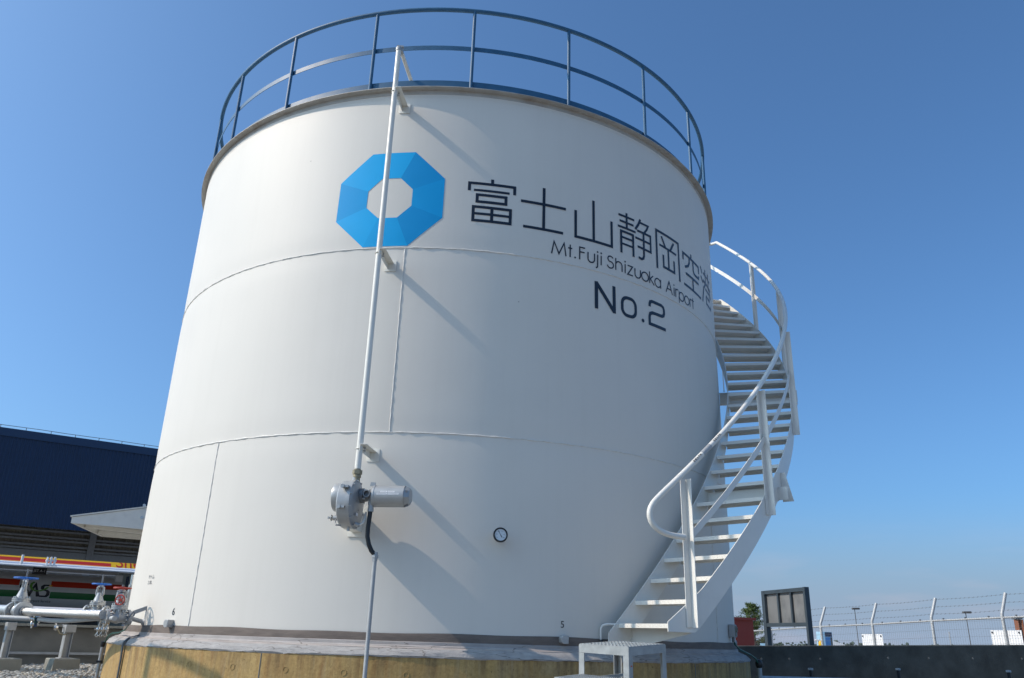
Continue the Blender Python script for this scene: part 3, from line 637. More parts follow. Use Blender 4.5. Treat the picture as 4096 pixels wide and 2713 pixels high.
mb = MB(); mb.lathe([(.0,-.172),(.098,-.172),(.112,-.166),(.116,-.155),(.116,-.128),(.120,-.126),(.120,-.100)], 40, GL(0,0,.058)); mb.build('drum_cover', M['cast'], lg)
for k in range(12):
    t_ = 2*PI*k/12+.2; MB().cyl(G(.012, .188*math.cos(t_), .004+.188*math.sin(t_)), G(.030, .188*math.cos(t_), .004+.188*math.sin(t_)), .0075, 6).build('cover_bolt', M['cast'], lg)
for z_, x_ in ((.118, -.045), (-.045, -.062)):
    mb = MB(); mb.cyl(G(x_, -.175, z_), G(x_, -.212, z_), .016, 12); mb.box(G(x_+.02, -.18, z_), (.05, .05, .018), Mg.to_3x3()); mb.build('mounting_lug', M['cast'], lg)
mb = MB(); mb.cyl(G(-.09, -.05, -.115), G(-.145, -.05, -.115), .021, 14); mb.cyl(G(-.145, -.05, -.115), G(-.185, -.05, -.115), .005, 8); mb.lathe([(.0,-.005),(.022,-.005),(.026,0),(.022,.005),(0,.005)], 14, GL(-.163, -.05, -.115)); mb.box(G(-.186, -.05, -.115), (.012, .018, .018), Mg.to_3x3()); mb.build('crank_valve', M['cast'], lg)
MB().tube([G(-.118,-.07,-.13), G(-.112,-.10,-.160), G(-.10,-.11,-.178), G(-.06,-.10,-.180)], .006, 8).build('crank_tube', M['castdk'], lg)
mb = MB(); mb.cyl(G(-.02, -.03, -.18), G(-.02, -.03, -.215), .012, 8); mb.cyl(G(.04, -.05, -.16), G(.075, -.05, -.172), .018, 10); mb.build('drain_plug', M['cast'], lg)
MB().tube([G(.075,-.05,-.168), G(.10,-.04,-.150), G(.108,-.02,-.11), G(.10,.02,-.06)], .008, 8).build('drain_tube', M['white'], lg)
mb = MB(); mb.lathe([(.0,.044),(.058,.044),(.060,.050),(.060,.076),(.052,.080),(.040,.082),(.040,.118),(.052,.122),(.052,.138),(.0,.140)], 28, GL(0,0,.074)); mb.build('coupling', M['castdk'], lg)
for t_ in (.6, 2.2, 3.8, 5.4): MB().cyl(G(.078, .048*math.cos(t_), .074+.048*math.sin(t_)), G(.100, .048*math.cos(t_), .074+.048*math.sin(t_)), .008, 6).build('coupling_bolt', M['cast'], lg)
mb = MB(); mb.lathe([(.030,-.004),(.030,.060),(.022,.060),(.021,.030),(.0,.028)], 20, axisM(G(.122, -.035, .078), -inn)); mb.build('conduit_entry', M['castdk'], lg)
mb = MB(); mb.lathe([(.0,.135),(.045,.135),(.074,.146),(.088,.160),(.089,.176),(.086,.180),(.0875,.300),(.0865,.425)], 40, GL(0,0,.070)); tr = mb.build('transmitter', M['cast'], lg)
mb = MB(); mb.lathe([(.0865,.4255),(.084,.432),(.068,.462),(.062,.468),(.0,.468)], 8, GL(0,0,.070) @ Matrix.Rotation(.2, 4, 'Z')); mb.build('end_cap', M['cast'], tr, smooth=20)
for t_ in (.9, 2.7, 4.5): MB().box(G(.440, .070*math.cos(t_)-.0, .070+.074*math.sin(t_)), (.028, .016, .016), Mg.to_3x3()).build('cap_slot', M['castdk'], tr)
mb = MB(); mb.prism([(0,0),(.045,0),(.045,.028),(.006,.030)], .012, axisM(G(.128, -.02, .150), -inn, ax)); mb.build('lift_lug', M['cast'], lg)
def tlabel(x0, x1, z0, z1):
    mb = MB(); rr = .0885; zz = [z0, (z0+z1)/2, z1]; vs = []
    for z_ in zz:
        for x_ in (x0, x1): vs.append(G(x_, -math.sqrt(rr*rr-(z_-.07)**2), z_))
    mb.add(vs, [(0,1,3,2),(2,3,5,4)]); o = mb.build('label_strip', M['board'], tr, smooth=0)
    mb = MB(); zc = (z0+z1)/2; h_ = (z1-z0)*.24; n_ = max(3, int((x1-x0)/.008)); y_ = -math.sqrt((rr+.0006)**2-(zc-.07)**2)
    for k in range(n_):
        xa = x0+.004+(x1-x0-.008)*k/n_
        mb.add([G(xa, y_, zc-h_), G(xa+.0035, y_, zc-h_), G(xa+.0035, y_-.0001, zc+h_), G(xa, y_-.0001, zc+h_)], [(0,1,2,3)])
    mb.build('label_print', M['castdk'], tr, smooth=0)
tlabel(.235,.290,.089,.101); tlabel(.296,.352,.089,.101); tlabel(.205,.290,.070,.084); tlabel(.296,.388,.070,.084)
def plate_label(x_, y0, y1, z0, z1, m):
    MB().add([G(x_, y0, z0), G(x_, y1, z0), G(x_, y1, z1), G(x_, y0, z1)], [(0,1,2,3)]).build('label_plate', m, hs, smooth=0)
plate_label(.048, -.085, -.030, -.100, -.074, M['board']); plate_label(.049, -.04, -.01, -.055, -.030, M['castdk'])
# gland and black flexible hose down to the steel conduit
mb = MB(); mb.lathe([(.0,.05),(.026,.05),(.026,.0),(.022,-.005),(.022,-.03),(.025,-.032),(.025,-.058),(.0,-.058)], 16, Matrix.Translation(G(.148, -.02, .0))); mb.build('cable_gland', M['cast'], lg)
cz = az(-8.2, GR+.012, 0)
pts = [G(.148,-.02,-.03), G(.146,-.022,-.10), G(.141,-.024,-.19), G(.143,-.026,-.255), G(.160,-.026,-.315), G(.185,-.022,-.365), Vector((cz.x, cz.y, .575))]
MB().tube(pts, .0185, 14).build('flexible_hose', M['rubber'], lg)
ct = thing('steel_conduit', (cz.x, cz.y, GZ), 'slim galvanised conduit rising in front of the plinth to the black gauge hose', 'conduit')
MB().cyl((cz.x, cz.y, GZ-.1), (cz.x, cz.y, .535), .0165, 16).build('conduit_tube', M['galvp'], ct)
mb = MB(); mb.lathe([(.0,.530),(.020,.530),(.021,.555),(.026,.557),(.026,.578),(.0205,.582),(.0205,.600),(.0,.600)], 8, Matrix.Translation((cz.x, cz.y, 0))); mb.build('conduit_union', M['galvp'], ct, smooth=20)

# ------------------------------------------------------------------ dial thermometer
da = 7.12; dt = thing('dial_thermometer', az(da, R0, .775), 'round white dial thermometer in a black bezel standing off the tank shell', 'thermometer', rotz=R_(da))
Md = MWD[dt.name]; dn = (Md.to_3x3() @ Vector((-.02, -1, .06))).normalized(); dq = Md @ Vector((.02,-.115,.020))
mb = MB(); mb.cyl(Md @ Vector((0,.01,0)), dq - dn*.02, .016, 12); mb.build('stem', M['chrome'], dt)
Mc = axisM(dq, dn, (0,0,1))
mb = MB(); mb.lathe([(.0,-.052),(.045,-.052),(.052,-.046),(.054,-.010),(.0,-.010)], 40, Mc); mb.build('case', M['chrome'], dt)
mb = MB(); mb.lathe([(.046,-.012),(.0615,-.012),(.0625,-.004),(.061,.006),(.052,.008),(.0485,.004),(.0485,-.004)], 48, Mc); mb.build('bezel', M['rubber'], dt)
mb = MB(); mb.lathe([(.0,.0),(.049,.0)], 40, Mc); face = mb.build('dial_face', M['dial'], dt)
dx = Mc.to_3x3() @ Vector((0,1,0)); dup_ = Mc.to_3x3() @ Vector((1,0,0))
if dx.x < 0: dx = -dx
def DP(x, y, off=.0012): return dq + dx*x + dup_*y + dn*off
def flat(strokes, name, m, par, mapf):
    mb = MB(); mb.mapf = lambda x, y, off=0: mapf(x, y, .0006+off*.2)
    for p, w_ in strokes: ribbon(mb, p, w_)
    return mb.build(name, m, par, smooth=0)
needle = [([(-.020,.034),(.0,.0)],.0035), ([(.0,.0),(.0115,-.0205)],.0060)]
flat(needle, 'needle', M['rubber'], dt, lambda x, y, o: DP(x, y, .0024+o))
tk = []
for k in range(28):
    t_ = R_(-125+250*k/27+90); r0 = .040 if k % 3 else .037; tk.append(([(r0*math.cos(t_), r0*math.sin(t_)), (.043*math.cos(t_), .043*math.sin(t_))], .0012))
flat(tk, 'scale_mark', M['castdk'], face, DP)
for k in range(6):
    t_ = R_(225-54*k); text_on(('0','20','40','60','80','100')[k], .011, lambda x, y, t_=t_: DP(.031*math.cos(t_)-.006+x, .031*math.sin(t_)-.004+y), 'scale_numeral', face, M['castdk'])

# ------------------------------------------------------------------ junction box, cable and conduits on the plinth
ja = 60.0; jb = thing('junction_box', az(ja, R0, .12), 'small grey junction box with a green cable low on the right side of the tank', 'junction box')
Mj = Matrix.Rotation(R_(ja), 3, 'Z')
mb = MB(); mb.box(az(ja, R0+.032, .122), (.125, .062, .125), Mj); b_ = mb.build('box_body', M['galvp'], jb, bevel=.006)
mb = MB(); mb.box(az(ja, R0+.066, .122), (.105, .008, .105), Mj); mb.lathe([(.0,.0),(.022,.0),(.026,.004),(.026,.012),(.018,.012),(.018,.006),(.0,.006)], 16, axisM(az(ja, R0+.070, .135), az(ja, 1, 0))); mb.build('box_lid', M['block'], jb)
mb = MB(); mb.lathe([(.0,.0),(.016,.0),(.014,-.05),(.0,-.05)], 12, Matrix.Translation(az(ja, R0+.034, .062))); mb.build('cable_gland', M['castdk'], jb)
pts = [az(60.0, 3.535, .05), az(60.2, 3.545, -.01), az(61.3, 3.575, -.055), az(63.2, 3.62, -.085), az(65.2, 3.66, -.11), az(67.0, 3.70, -.145), az(67.9, 3.725, -.20)]
MB().tube(pts, .0085, 8).build('cable', M['green'], jb)
rc = thing('drain_conduit', az(68.2, 3.73, GZ), 'grey plastic conduit with a black boot at the right edge of the plinth', 'conduit')
p = az(68.2, 3.73, 0)
MB().cyl((p.x, p.y, GZ-.05), (p.x, p.y, -.215), .026, 16).build('conduit_tube', M['galvp'], rc)
mb = MB(); mb.lathe([(.0,-.155),(.018,-.158),(.036,-.175),(.040,-.195),(.038,-.215),(.030,-.235),(.0265,-.24)], 18, Matrix.Translation((p.x, p.y, 0))); mb.build('rubber_boot', M['rubber'], rc)
mb = MB(); mb.box((p.x-.005, p.y+.03, -.405), (.13, .09, .028), Matrix.Rotation(R_(68), 3, 'Z')); mb.build('clamp', M['rubber'], rc)
lc = thing('edge_conduit', az(-69.0, 3.68, GZ), 'grey conduit with a green cable at the left edge of the plinth', 'conduit')
p0 = hcyl(424, 2575, 3.668) if False else az(-70.2, 3.672, -.195)
MB().cyl((p0.x, p0.y, GZ-.05), (p0.x, p0.y, -.20), .017, 12).build('conduit_tube', M['galvp'], lc)
mb = MB(); mb.lathe([(.0,-.165),(.022,-.168),(.024,-.20),(.018,-.22)], 12, Matrix.Translation((p0.x, p0.y, 0))); mb.build('coupling', M['rubber'], lc); mb = MB(); mb.box((p0.x, p0.y, -.36), (.05, .05, .02)); mb.build('clamp', M['rubber'], lc)
# flat strap over the plinth edge
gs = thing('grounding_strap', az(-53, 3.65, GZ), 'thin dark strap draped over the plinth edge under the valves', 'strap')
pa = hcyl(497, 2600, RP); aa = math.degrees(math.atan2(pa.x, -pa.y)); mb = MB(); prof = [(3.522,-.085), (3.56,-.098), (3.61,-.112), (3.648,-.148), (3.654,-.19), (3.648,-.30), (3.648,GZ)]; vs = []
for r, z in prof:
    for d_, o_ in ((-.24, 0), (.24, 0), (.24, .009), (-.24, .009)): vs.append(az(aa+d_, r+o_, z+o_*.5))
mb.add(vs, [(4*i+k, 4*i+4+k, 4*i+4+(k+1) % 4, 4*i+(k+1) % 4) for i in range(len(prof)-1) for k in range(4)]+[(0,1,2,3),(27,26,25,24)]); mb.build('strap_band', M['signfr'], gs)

# ------------------------------------------------------------------ galvanised step stool in front of the stair
sq = at(2514, 2590, 5.62); fx = Vector((math.cos(R_(42)), math.sin(R_(42)), 0)); fy = Vector((-math.sin(R_(42)), math.cos(R_(42)), 0)); 
# near corner, right side runs along fx, left side runs along fy
sw, sd = .445, .415; tz = -.042
ss = thing('step_platform', (sq.x, sq.y, GZ), 'galvanised two step metal platform standing before the spiral stair', 'step platform')
O = Vector((sq.x, sq.y, 0)); tilt = .030
def SP(u, v, z): return O + fx*u + fy*v + Vector((0, 0, z + .055*u + .024*v))
def sbox(mb, u0, u1, v0, v1, z0, z1):
    P = [SP(u, v, z) for u in (u0, u1) for v in (v0, v1) for z in (z0, z1)]
    mb.add(P, [(0,1,3,2),(4,6,7,5),(0,4,5,1),(2,3,7,6),(0,2,6,4),(1,5,7,3)])
mb = MB(); sbox(mb, .003, sw-.003, .003, sd-.003, tz-.005, tz)
for i in range(22):
    for j in range(26):
        u = .02+(sw-.04)*i/21; v = .02+(sd-.04)*j/25
        if (i+j) % 2 == 0: sbox(mb, u-.010, u+.010, v-.003, v+.003, tz+.0002, tz+.002)
        else: sbox(mb, u-.003, u+.003, v-.010, v+.010, tz+.0002, tz+.002)
mb.build('top_plate', M['galvs'], ss, smooth=0)
h_ = .050; ft = tz-.0055
mb = MB(); sbox(mb, 0, sw, 0, .005, ft-h_, ft); sbox(mb, 0, sw, sd-.005, sd, ft-h_, ft); sbox(mb, 0, .005, .0055, sd-.0055, ft-h_, ft); sbox(mb, sw-.005, sw, .0055, sd-.0055, ft-h_, ft)
mb.build('frame', M['galvs'], ss, smooth=0)
for u0, v0 in ((0,0), (sw,0), (0,sd), (sw,sd)):
    mb = MB(); k = .045; su = 1 if u0 == 0 else -1; sv = 1 if v0 == 0 else -1; e = .0052; lt_ = ft-h_-.001
    a0, a1 = sorted((u0+su*e*0, u0+su*k)); b0, b1 = sorted((v0, v0+sv*.005)); sbox(mb, a0, a1, b0, b1, GZ, lt_)
    a0, a1 = sorted((u0, u0+su*.005)); b0, b1 = sorted((v0+sv*.0055, v0+sv*k)); sbox(mb, a0, a1, b0, b1, GZ, lt_)
    mb.build('leg', M['galvs'], ss, smooth=0)
mb = MB(); sbox(mb, .010, sw-.01, sd-.06, sd-.05, -.275, -.255); mb.build('brace', M['galvs'], ss)
mb = MB(); sbox(mb, -.285, -.004, .02, sd-.02, -.240, -.234)
for i in range(13):
    for j in range(24):
        u = -.27+.25*i/12; v = .04+(sd-.08)*j/23; sbox(mb, u-.008, u+.008, v-.0025, v+.0025, -.2338, -.2322)
mb.build('lower_step', M['galvs'], ss, smooth=0)
mb = MB(); sbox(mb, -.285, -.280, .02, sd-.02, -.298, -.2405); sbox(mb, -.2795, -.004, .02, .025, -.298, -.2405); sbox(mb, -.2795, -.004, sd-.025, sd-.02, -.298, -.2405); mb.build('lower_frame', M['galvs'], ss, smooth=0)
for v_ in (.02, sd-.065): 
    mb = MB(); sbox(mb, -.285, -.280, v_, v_+.045, GZ, -.299); mb.build('leg', M['galvs'], ss, smooth=0)
mb = MB(); P = [SP(.020, -.0008, -.165), SP(.037, -.0008, -.165), SP(.037, -.0008, -.157), SP(.020, -.0008, -.157)]; mb.add(P, [(0,1,2,3)]); mb.build('paint_spot', M['orangepaint'], ss, smooth=0)

# ------------------------------------------------------------------ bund walls
def wall(name, pts, th, ztops, label, m):
    w_ = thing(name, pts[0], label, 'wall'); mb = MB(); n = len(pts)
    vs = []
    for p, zt_ in zip(pts, ztops):
        d = (pts[-1]-pts[0]).normalized(); nn = Vector((-d.y, d.x, 0))*th
        for q_, z in ((p, GZ-.1), (p, zt_), (p+nn, zt_), (p+nn, GZ-.1)): vs.append(Vector((q_.x, q_.y, z)))
    mb.add(vs, [(4*i+k, 4*i+4+k, 4*i+4+(k+1) % 4, 4*i+(k+1) % 4) for i in range(n-1) for k in range(4)]+[(0,1,2,3),(4*n-1,4*n-2,4*n-3,4*n-4)])
    mb.build('wall_body', m, w_, smooth=0, bevel=.015)
    return w_
E60 = Vector((math.sin(R_(61)), math.cos(R_(61)), 0)); N60 = Vector((E60.y, -E60.x, 0))
pw = at(40, 2497, 13.35); pw.z = 0
lw = wall('bund_wall', [pw-E60*4.0, pw, pw+E60*5.9], .16, [-.055]*3, 'low grey concrete bund wall behind the valves on the left', M['concrete'])
mb = MB(); a_ = pw-E60*4+N60*.012; b_ = pw+E60*5.9+N60*.012
mb.bar(Vector((a_.x,a_.y,-.035)), Vector((b_.x,b_.y,-.035)), .20, .032); mb.build('coping', M['block'], lw, smooth=0)
mb = MB(); mb.bar(Vector((a_.x,a_.y,-.395))+N60*.05, Vector((b_.x,b_.y,-.395))+N60*.05, .032, .030); mb.build('wall_pipe', M['galvp'], lw)
YW = lambda x: 4.3+.1*(x-4)
xs = [-1.0, 4.2, 8.0, 12.0, 16.0]
zr = []
for x in xs:
    # wall top rises very slightly to the right
    zr.append(-.075+.018*max(0, x-4)*1.6)
rw = wall('retaining_wall', [Vector((x, YW(x), 0)) for x in xs], .18, zr, 'dark weathered concrete bund wall below the fence on the right', M['concdk'])
for px in (3046, 3158, 3281, 3553, 3716, 3892, 4088):
    n_ = Vector((.1, -1, 0)).normalized(); p = hit(px, 2636 if px < 3400 else 2632+(px-3500)*.006, Vector((4, 4.3, 0)), n_)
    MB().lathe([(.0,.003),(.017,.003),(.02,.0)], 12, axisM(p, n_)).build('tie_plug', M['concrete'], rw)
for px, py in ((3242, 2672), (3591, 2673), (4033, 2681)):
    p = at(px, py, 13.4 if px < 3500 else 14.6); o = thing('marker_pipe', (p.x, p.y, GZ), {3242: 'short black standpipe with pale cap, nearest the stair of three before the dark wall', 3591: 'short black standpipe with pale cap, middle of three before the dark wall', 4033: 'short black standpipe with pale cap at the far right before the dark wall'}[px], 'pipe', 'standpipes before the dark wall')
    MB().cyl((p.x, p.y, GZ-.05), (p.x, p.y, p.z-.03), .026, 12).build('pipe_tube', M['rubber'], o)
    MB().lathe([(.0,.0),(.034,-.002),(.036,-.012),(.036,-.03),(.0,-.03)], 14, Matrix.Translation(p)).build('pipe_cap', M['galvp'], o)
lp = thing('low_pipe', at(3200, 2711, 12.5), 'thin grey horizontal pipe low before the dark wall on the right', 'pipe')
a_ = at(3028, 2710, 10.3); b_ = at(4300, 2742, 13.2); MB().cyl(a_, b_, .018, 12).build('pipe_tube', M['galv'], lp)
mb = MB()
for t_ in (.02, .5, .97):
    c = a_.lerp(b_, t_); mb.box((c.x, c.y, (c.z+GZ)/2-.03), (.05, .05, abs(c.z-GZ)))
mb.build('pipe_foot', M['galvp'], lp)

# ------------------------------------------------------------------ gravel: many small stones on the bund floor, left
ico = [(0,0,1)]+[(.894*math.cos(2*PI*k/5), .894*math.sin(2*PI*k/5), .447) for k in range(5)]+[(.894*math.cos(2*PI*(k+.5)/5), .894*math.sin(2*PI*(k+.5)/5), -.447) for k in range(5)]+[(0,0,-1)]
icf = [(0,1+k,1+(k+1) % 5) for k in range(5)]+[(1+k,6+k,1+(k+1) % 5) for k in range(5)]+[(1+(k+1) % 5,6+k,6+(k+1) % 5) for k in range(5)]+[(11,6+(k+1) % 5,6+k) for k in range(5)]
ico = np.array(ico); icf = np.array(icf)
NS = 30000; pos = np.stack([rng.uniform(-9.5, -2.6, NS), rng.uniform(-5.2, 3.9, NS)], 1)
keep = (np.hypot(pos[:,0], pos[:,1]) > 3.68)
wl_d = (pos[:,0]-pw.x)*N60.x + (pos[:,1]-pw.y)*N60.y
keep &= wl_d > .02
angc = np.arctan2(pos[:,0], pos[:,1]+10.34); keep &= (angc < R_(-17)) & (angc > R_(-36))
pos = pos[keep]; NS = len(pos)
sz = rng.uniform(.011, .025, NS)*rng.choice([1,1,1,1.35], NS); sc3 = np.stack([sz*rng.uniform(.9,1.5,NS), sz*rng.uniform(.7,1.1,NS), sz*rng.uniform(.45,.8,NS)], 1)
V = ico[None]*(1+rng.uniform(-.22,.22,(NS,12,1)))*sc3[:,None]
th = rng.uniform(0, 2*PI, NS); ct_, st_ = np.cos(th)[:,None], np.sin(th)[:,None]; tx = rng.uniform(-.5,.5,NS)[:,None]
y = V[:,:,1]*np.cos(tx)-V[:,:,2]*np.sin(tx); z = V[:,:,1]*np.sin(tx)+V[:,:,2]*np.cos(tx); x = V[:,:,0]
V = np.stack([x*ct_-y*st_, x*st_+y*ct_, z], -1)+np.concatenate([pos, (GZ-.012+rng.uniform(-.004,.012,NS)+.010*np.sin(pos[:,0]*3.1+pos[:,1]*2.3))[:,None]], 1)[:,None]
Fc = (icf[None]+12*np.arange(NS)[:,None,None]).reshape(-1,3)
me = bpy.data.meshes.new('gravel'); me.vertices.add(NS*12); me.vertices.foreach_set('co', V.reshape(-1)); nF = len(Fc)
me.loops.add(nF*3); me.polygons.add(nF); me.loops.foreach_set('vertex_index', Fc.reshape(-1)); me.polygons.foreach_set('loop_start', np.arange(0, nF*3, 3)); me.polygons.foreach_set('loop_total', np.full(nF, 3)); me.update(calc_edges=True)
stones = [mat('stone_grey', (.34,.33,.30), .85, var=.2, scale=30), mat('stone_warm', (.36,.31,.24), .85, var=.2, scale=30), mat('stone_dark', (.21,.21,.20), .85, var=.2, scale=30), mat('stone_pale', (.45,.44,.40), .85, var=.15, scale=30)]
for m in stones: me.materials.append(m)
me.polygons.foreach_set('material_index', np.repeat(rng.choice([0,0,0,1,2,3], NS), 20)); me.validate(); me.update()
go = bpy.data.objects.new('gravel', me); COL.objects.link(go); tag(go, 'grey rounded gravel covering the bund floor below the pipes', 'gravel', kind='stuff')

# ------------------------------------------------------------------ pipework, valves and supports left of the tank
def flange(mb, c, d, r, th, nb=8, hole=.0):
    mb.lathe([(hole, -th/2), (r, -th/2), (r, th/2), (hole, th/2)], 28, axisM(c, d))
def bolts(name, c, d, r, th, par, n=8, m=None):
    mb = MB(); Mx = axisM(c, d)
    for k in range(n):
        a = 2*PI*(k+.5)/n; p = Vector((r*math.cos(a), r*math.sin(a), 0)); mb.cyl(Mx @ (p-Vector((0,0,th/2))), Mx @ (p+Vector((0,0,th/2))), .0085, 6)
    mb.lathe([(r-.004,-.0015),(r+.004,-.0015),(r+.004,.0015),(r-.004,.0015)], 24, Mx, closed=True)
    return mb.build(name, m or M['steel'], par)
def wheel(name, c, d, R, r, m, par, spokes=5, hub=.022):
    Mx = axisM(c, d); mb = MB(); mb.tube([Mx @ Vector((R*math.cos(2*PI*k/36), R*math.sin(2*PI*k/36), 0)) for k in range(36)], r, 10, True)
    for k in range(spokes):
        a = 2*PI*k/spokes+.3; mb.tube([Mx @ Vector((hub*.8*math.cos(a), hub*.8*math.sin(a), -.012)), Mx @ Vector((R*math.cos(a), R*math.sin(a), 0))], r*.75, 6)
    mb.lathe([(0,-.018),(hub,-.018),(hub,.012),(0,.012)], 14, Mx)
    return mb.build(name, m, par)
def gate_valve(label, c, ax_, hgt, Rw, mw_, r=.055, group=None, fl=.095, wr=.0085, half=.13, stem=.10):
    t = thing('gate_valve', c, label, 'valve', group); c = Vector(c); d = Vector(ax_).normalized()
    mb = MB(); mb.tube([c-d*half, c-d*half*.45, c, c+d*half*.45, c+d*half], [r*.95, r, r*1.35, r, r*.95], 20)
    mb.tube([c, c+Vector((0,0,hgt*.26))], [r*1.1, r*1.0], 18); body = mb.build('body', M['cast'], t)
    for s in (-1, 1):
        mb = MB(); flange(mb, c+d*half*s, d, fl, .020); mb.build('flange', M['cast'], t)
        bolts('flange_bolts', c+d*(half-.004)*s, d, fl*.78, .055, t)
    zb = hgt*.30
    mb = MB(); flange(mb, c+Vector((0,0,zb)), (0,0,1), fl*.92, .016); flange(mb, c+Vector((0,0,zb+.021)), (0,0,1), fl*.92, .016); mb.build('bonnet_flange', M['cast'], t)
    bolts('bonnet_bolts', c+Vector((0,0,zb+.01)), (0,0,1), fl*.74, .075, t)
    z0, z1 = zb+.03, hgt
    mb = MB(); mb.lathe([(r*1.15,z0),(r*.95,z0+.035),(r*.62,z0+.085),(r*.55,z0+.11),(0,z0+.115)], 20, Matrix.Translation(c))
    for s in (-1, 1):
        mb.tube([c+d*s*r*.50+Vector((0,0,z0+.07)), c+d*s*r*.78+Vector((0,0,z0+(z1-z0)*.45)), c+d*s*r*.70+Vector((0,0,z0+(z1-z0)*.80)), c+d*s*r*.15+Vector((0,0,z1-.022))], [.016,.015,.014,.016], 10)
    mb.lathe([(0,z1-.035),(.030,z1-.035),(.026,z1-.012),(0,z1-.012)], 16, Matrix.Translation(c)); mb.build('yoke', M['cast'], t)
    wheel('handwheel', c+Vector((0,0,z1)), (0,0,1), Rw, wr, mw_, t)
    MB().cyl(c+Vector((0,0,z0+.08)), c+Vector((0,0,z1+stem)), .0095, 10).build('stem', M['castdk'], t)
    return t
_z = hcyl(574, 2488, R0); _m = Vector((_z.x, _z.y, 0)).normalized(); pB = _z+_m*.372+Vector((0,0,.052))
pA = at(20, 2442, 11.05); dA = (pB-pA).normalized(); uP = Vector((0,0,1))
def onA(px):   # a point on the main pipe axis
    best = min((abs((pA+dA*t*.01-CAM).normalized().dot(_rt)/(pA+dA*t*.01-CAM).normalized().dot(_fw)-(px-2048)/F_PX), t) for t in range(-120, 420)); return pA+dA*best[1]*.01
c1 = onA(74)
gate_valve('silver gate valve with a larger blue handwheel at the end of the braided hose', c1, dA, .345, .116, M['blued'], r=.055, group='blue wheeled gate valves', fl=.098, half=.125)
mp = thing('fuel_pipe', pA-dA*1.5, 'silver fuel pipe entering the frame at the left of the blue wheeled valves', 'pipe')
MB().cyl(pA-dA*2.6, c1-dA*.15, .058, 24).build('pipe_tube', M['galv'], mp)
mb = MB(); flange(mb, c1-dA*.148, dA, .098, .020); mb.build('flange', M['galv'], mp)
hs_ = thing('braided_hose', c1+dA*.2, 'shiny braided steel hose running from the blue wheeled valve to the tank valve', 'hose')
q0 = c1+dA*.15; q1 = pB
mb = MB(); flange(mb, c1+dA*.148, dA, .098, .020); mb.build('flange', M['galv'], hs_)
mb = MB(); mb.cyl(q0+dA*.008, q0+dA*.07, .050, 24); mb.build('ferrule', M['castdk'], hs_)
br = mat('braided_steel', (.60,.58,.55), .34, 1., var=.25, scale=120, bump=.6, bscale=260)
n_ = 60; mb = MB(); pts = [q0+dA*.07+(q1-q0-dA*.07)*(i/n_)+Vector((0,0,-.004*math.sin(PI*i/n_))) for i in range(n_+1)]
mb.tube(pts, [.0395*(1+.012*math.sin(i*2.1)) for i in range(n_+1)], 26); mb.build('braid', br, hs_)
# the second pipe, behind, with its own valve
pC = at(-120, 2434, 12.3); pD = at(520, 2461, 11.2); dC = (pD-pC).normalized()
rp = thing('rear_pipe', pC, 'pale painted pipe running behind the braided hose', 'pipe'); MB().cyl(pC, pC+(pD-pC)*1.12, .056, 22).build('pipe_tube', M['pipegrey'], rp)
c2 = pC+dC*((at(388, 2452, 11.43)-pC).dot(dC))
gate_valve('silver gate valve with a smaller blue handwheel on the pale rear pipe', c2, dC, .345, .105, M['blued'], r=.055, group='blue wheeled gate valves', fl=.098, half=.12, stem=.11)
# valve set at the tank nozzle
nz = hcyl(574, 2488, R0); _n = Vector((nz.x, nz.y, 0)).normalized()
dn_ = -_n; cv = nz+_n*.245+Vector((0,0,.030)); v0 = cv+_n*.118
t = gate_valve('steel gate valve with a red handwheel at the foot of the tank', cv, dn_, .262, .074, M['redw'], r=.042, fl=.074, half=.095, wr=.0075, stem=.03)
mb = MB(); Mv = cv+Vector((0,0,.095)); mb.box(Mv+Vector((0,0,.06)), (.055,.05,.085), Matrix.Rotation(.5, 3, 'Z')); mb.build('bonnet_block', M['cast'], t, bevel=.004)
sv = thing('bypass_valve', cv+Vector((0,0,.15)), 'small red wheeled bypass valve facing forward beside the red handwheel', 'valve')
cb = at(480, 2400, (cv-CAM).xy.length-.09); fwd = (CAM-cb); fwd.z = 0; fwd.normalize(); fwd = (fwd+Vector((-.5,0,0))).normalized()
wheel('handwheel', cb, fwd, .043, .0055, M['redw'], sv, 5, .012)
mb = MB(); mb.cyl(cb-fwd*.10, cb+fwd*.012, .007, 10); mb.lathe([(0,-.10),(.020,-.10),(.024,-.07),(.014,-.03),(0,-.03)], 14, axisM(cb, fwd)); mb.tube([cb-fwd*.09+Vector((0,0,-.0)), cb-fwd*.09+Vector((0,0,-.10)), cb-fwd*.07+Vector((0,0,-.17))], .014, 10); mb.build('body', M['cast'], sv)
rv = thing('relief_valve', at(525, 2490, 10.0), 'slender upright stainless relief valve rising beside the tank wall', 'valve')
ct2 = at(525, 2340, 10.0); mb = MB(); mb.lathe([(0,.105),(.017,.105),(.017,.0),(0,.0)], 18, Matrix.Translation(ct2)); mb.build('bonnet', M['steel'], rv)
mb = MB(); mb.lathe([(0,.0),(.024,.0),(.026,-.02),(.021,-.04),(.025,-.06),(.025,-.09),(.017,-.11),(.017,-.32),(0,-.32)], 16, Matrix.Translation(ct2)); mb.build('body', M['cast'], rv)
nzt = thing('tank_nozzle', nz, 'grey nozzle pipe with a triangular stay joining the red wheeled valve to the tank', 'nozzle')
e_ = cv+dn_*.105; nend = nz+ (nz-e_).normalized()*.03
mb = MB(); mb.tube([e_, e_+(nend-e_)*.72, e_+(nend-e_)*.80, nend], [.020,.020,.034,.040], 18); mb.build('nozzle_pipe', M['cast'], nzt)
mb = MB(); flange(mb, e_+dn_*.011, dn_, .062, .018); mb.build('flange', M['cast'], nzt)
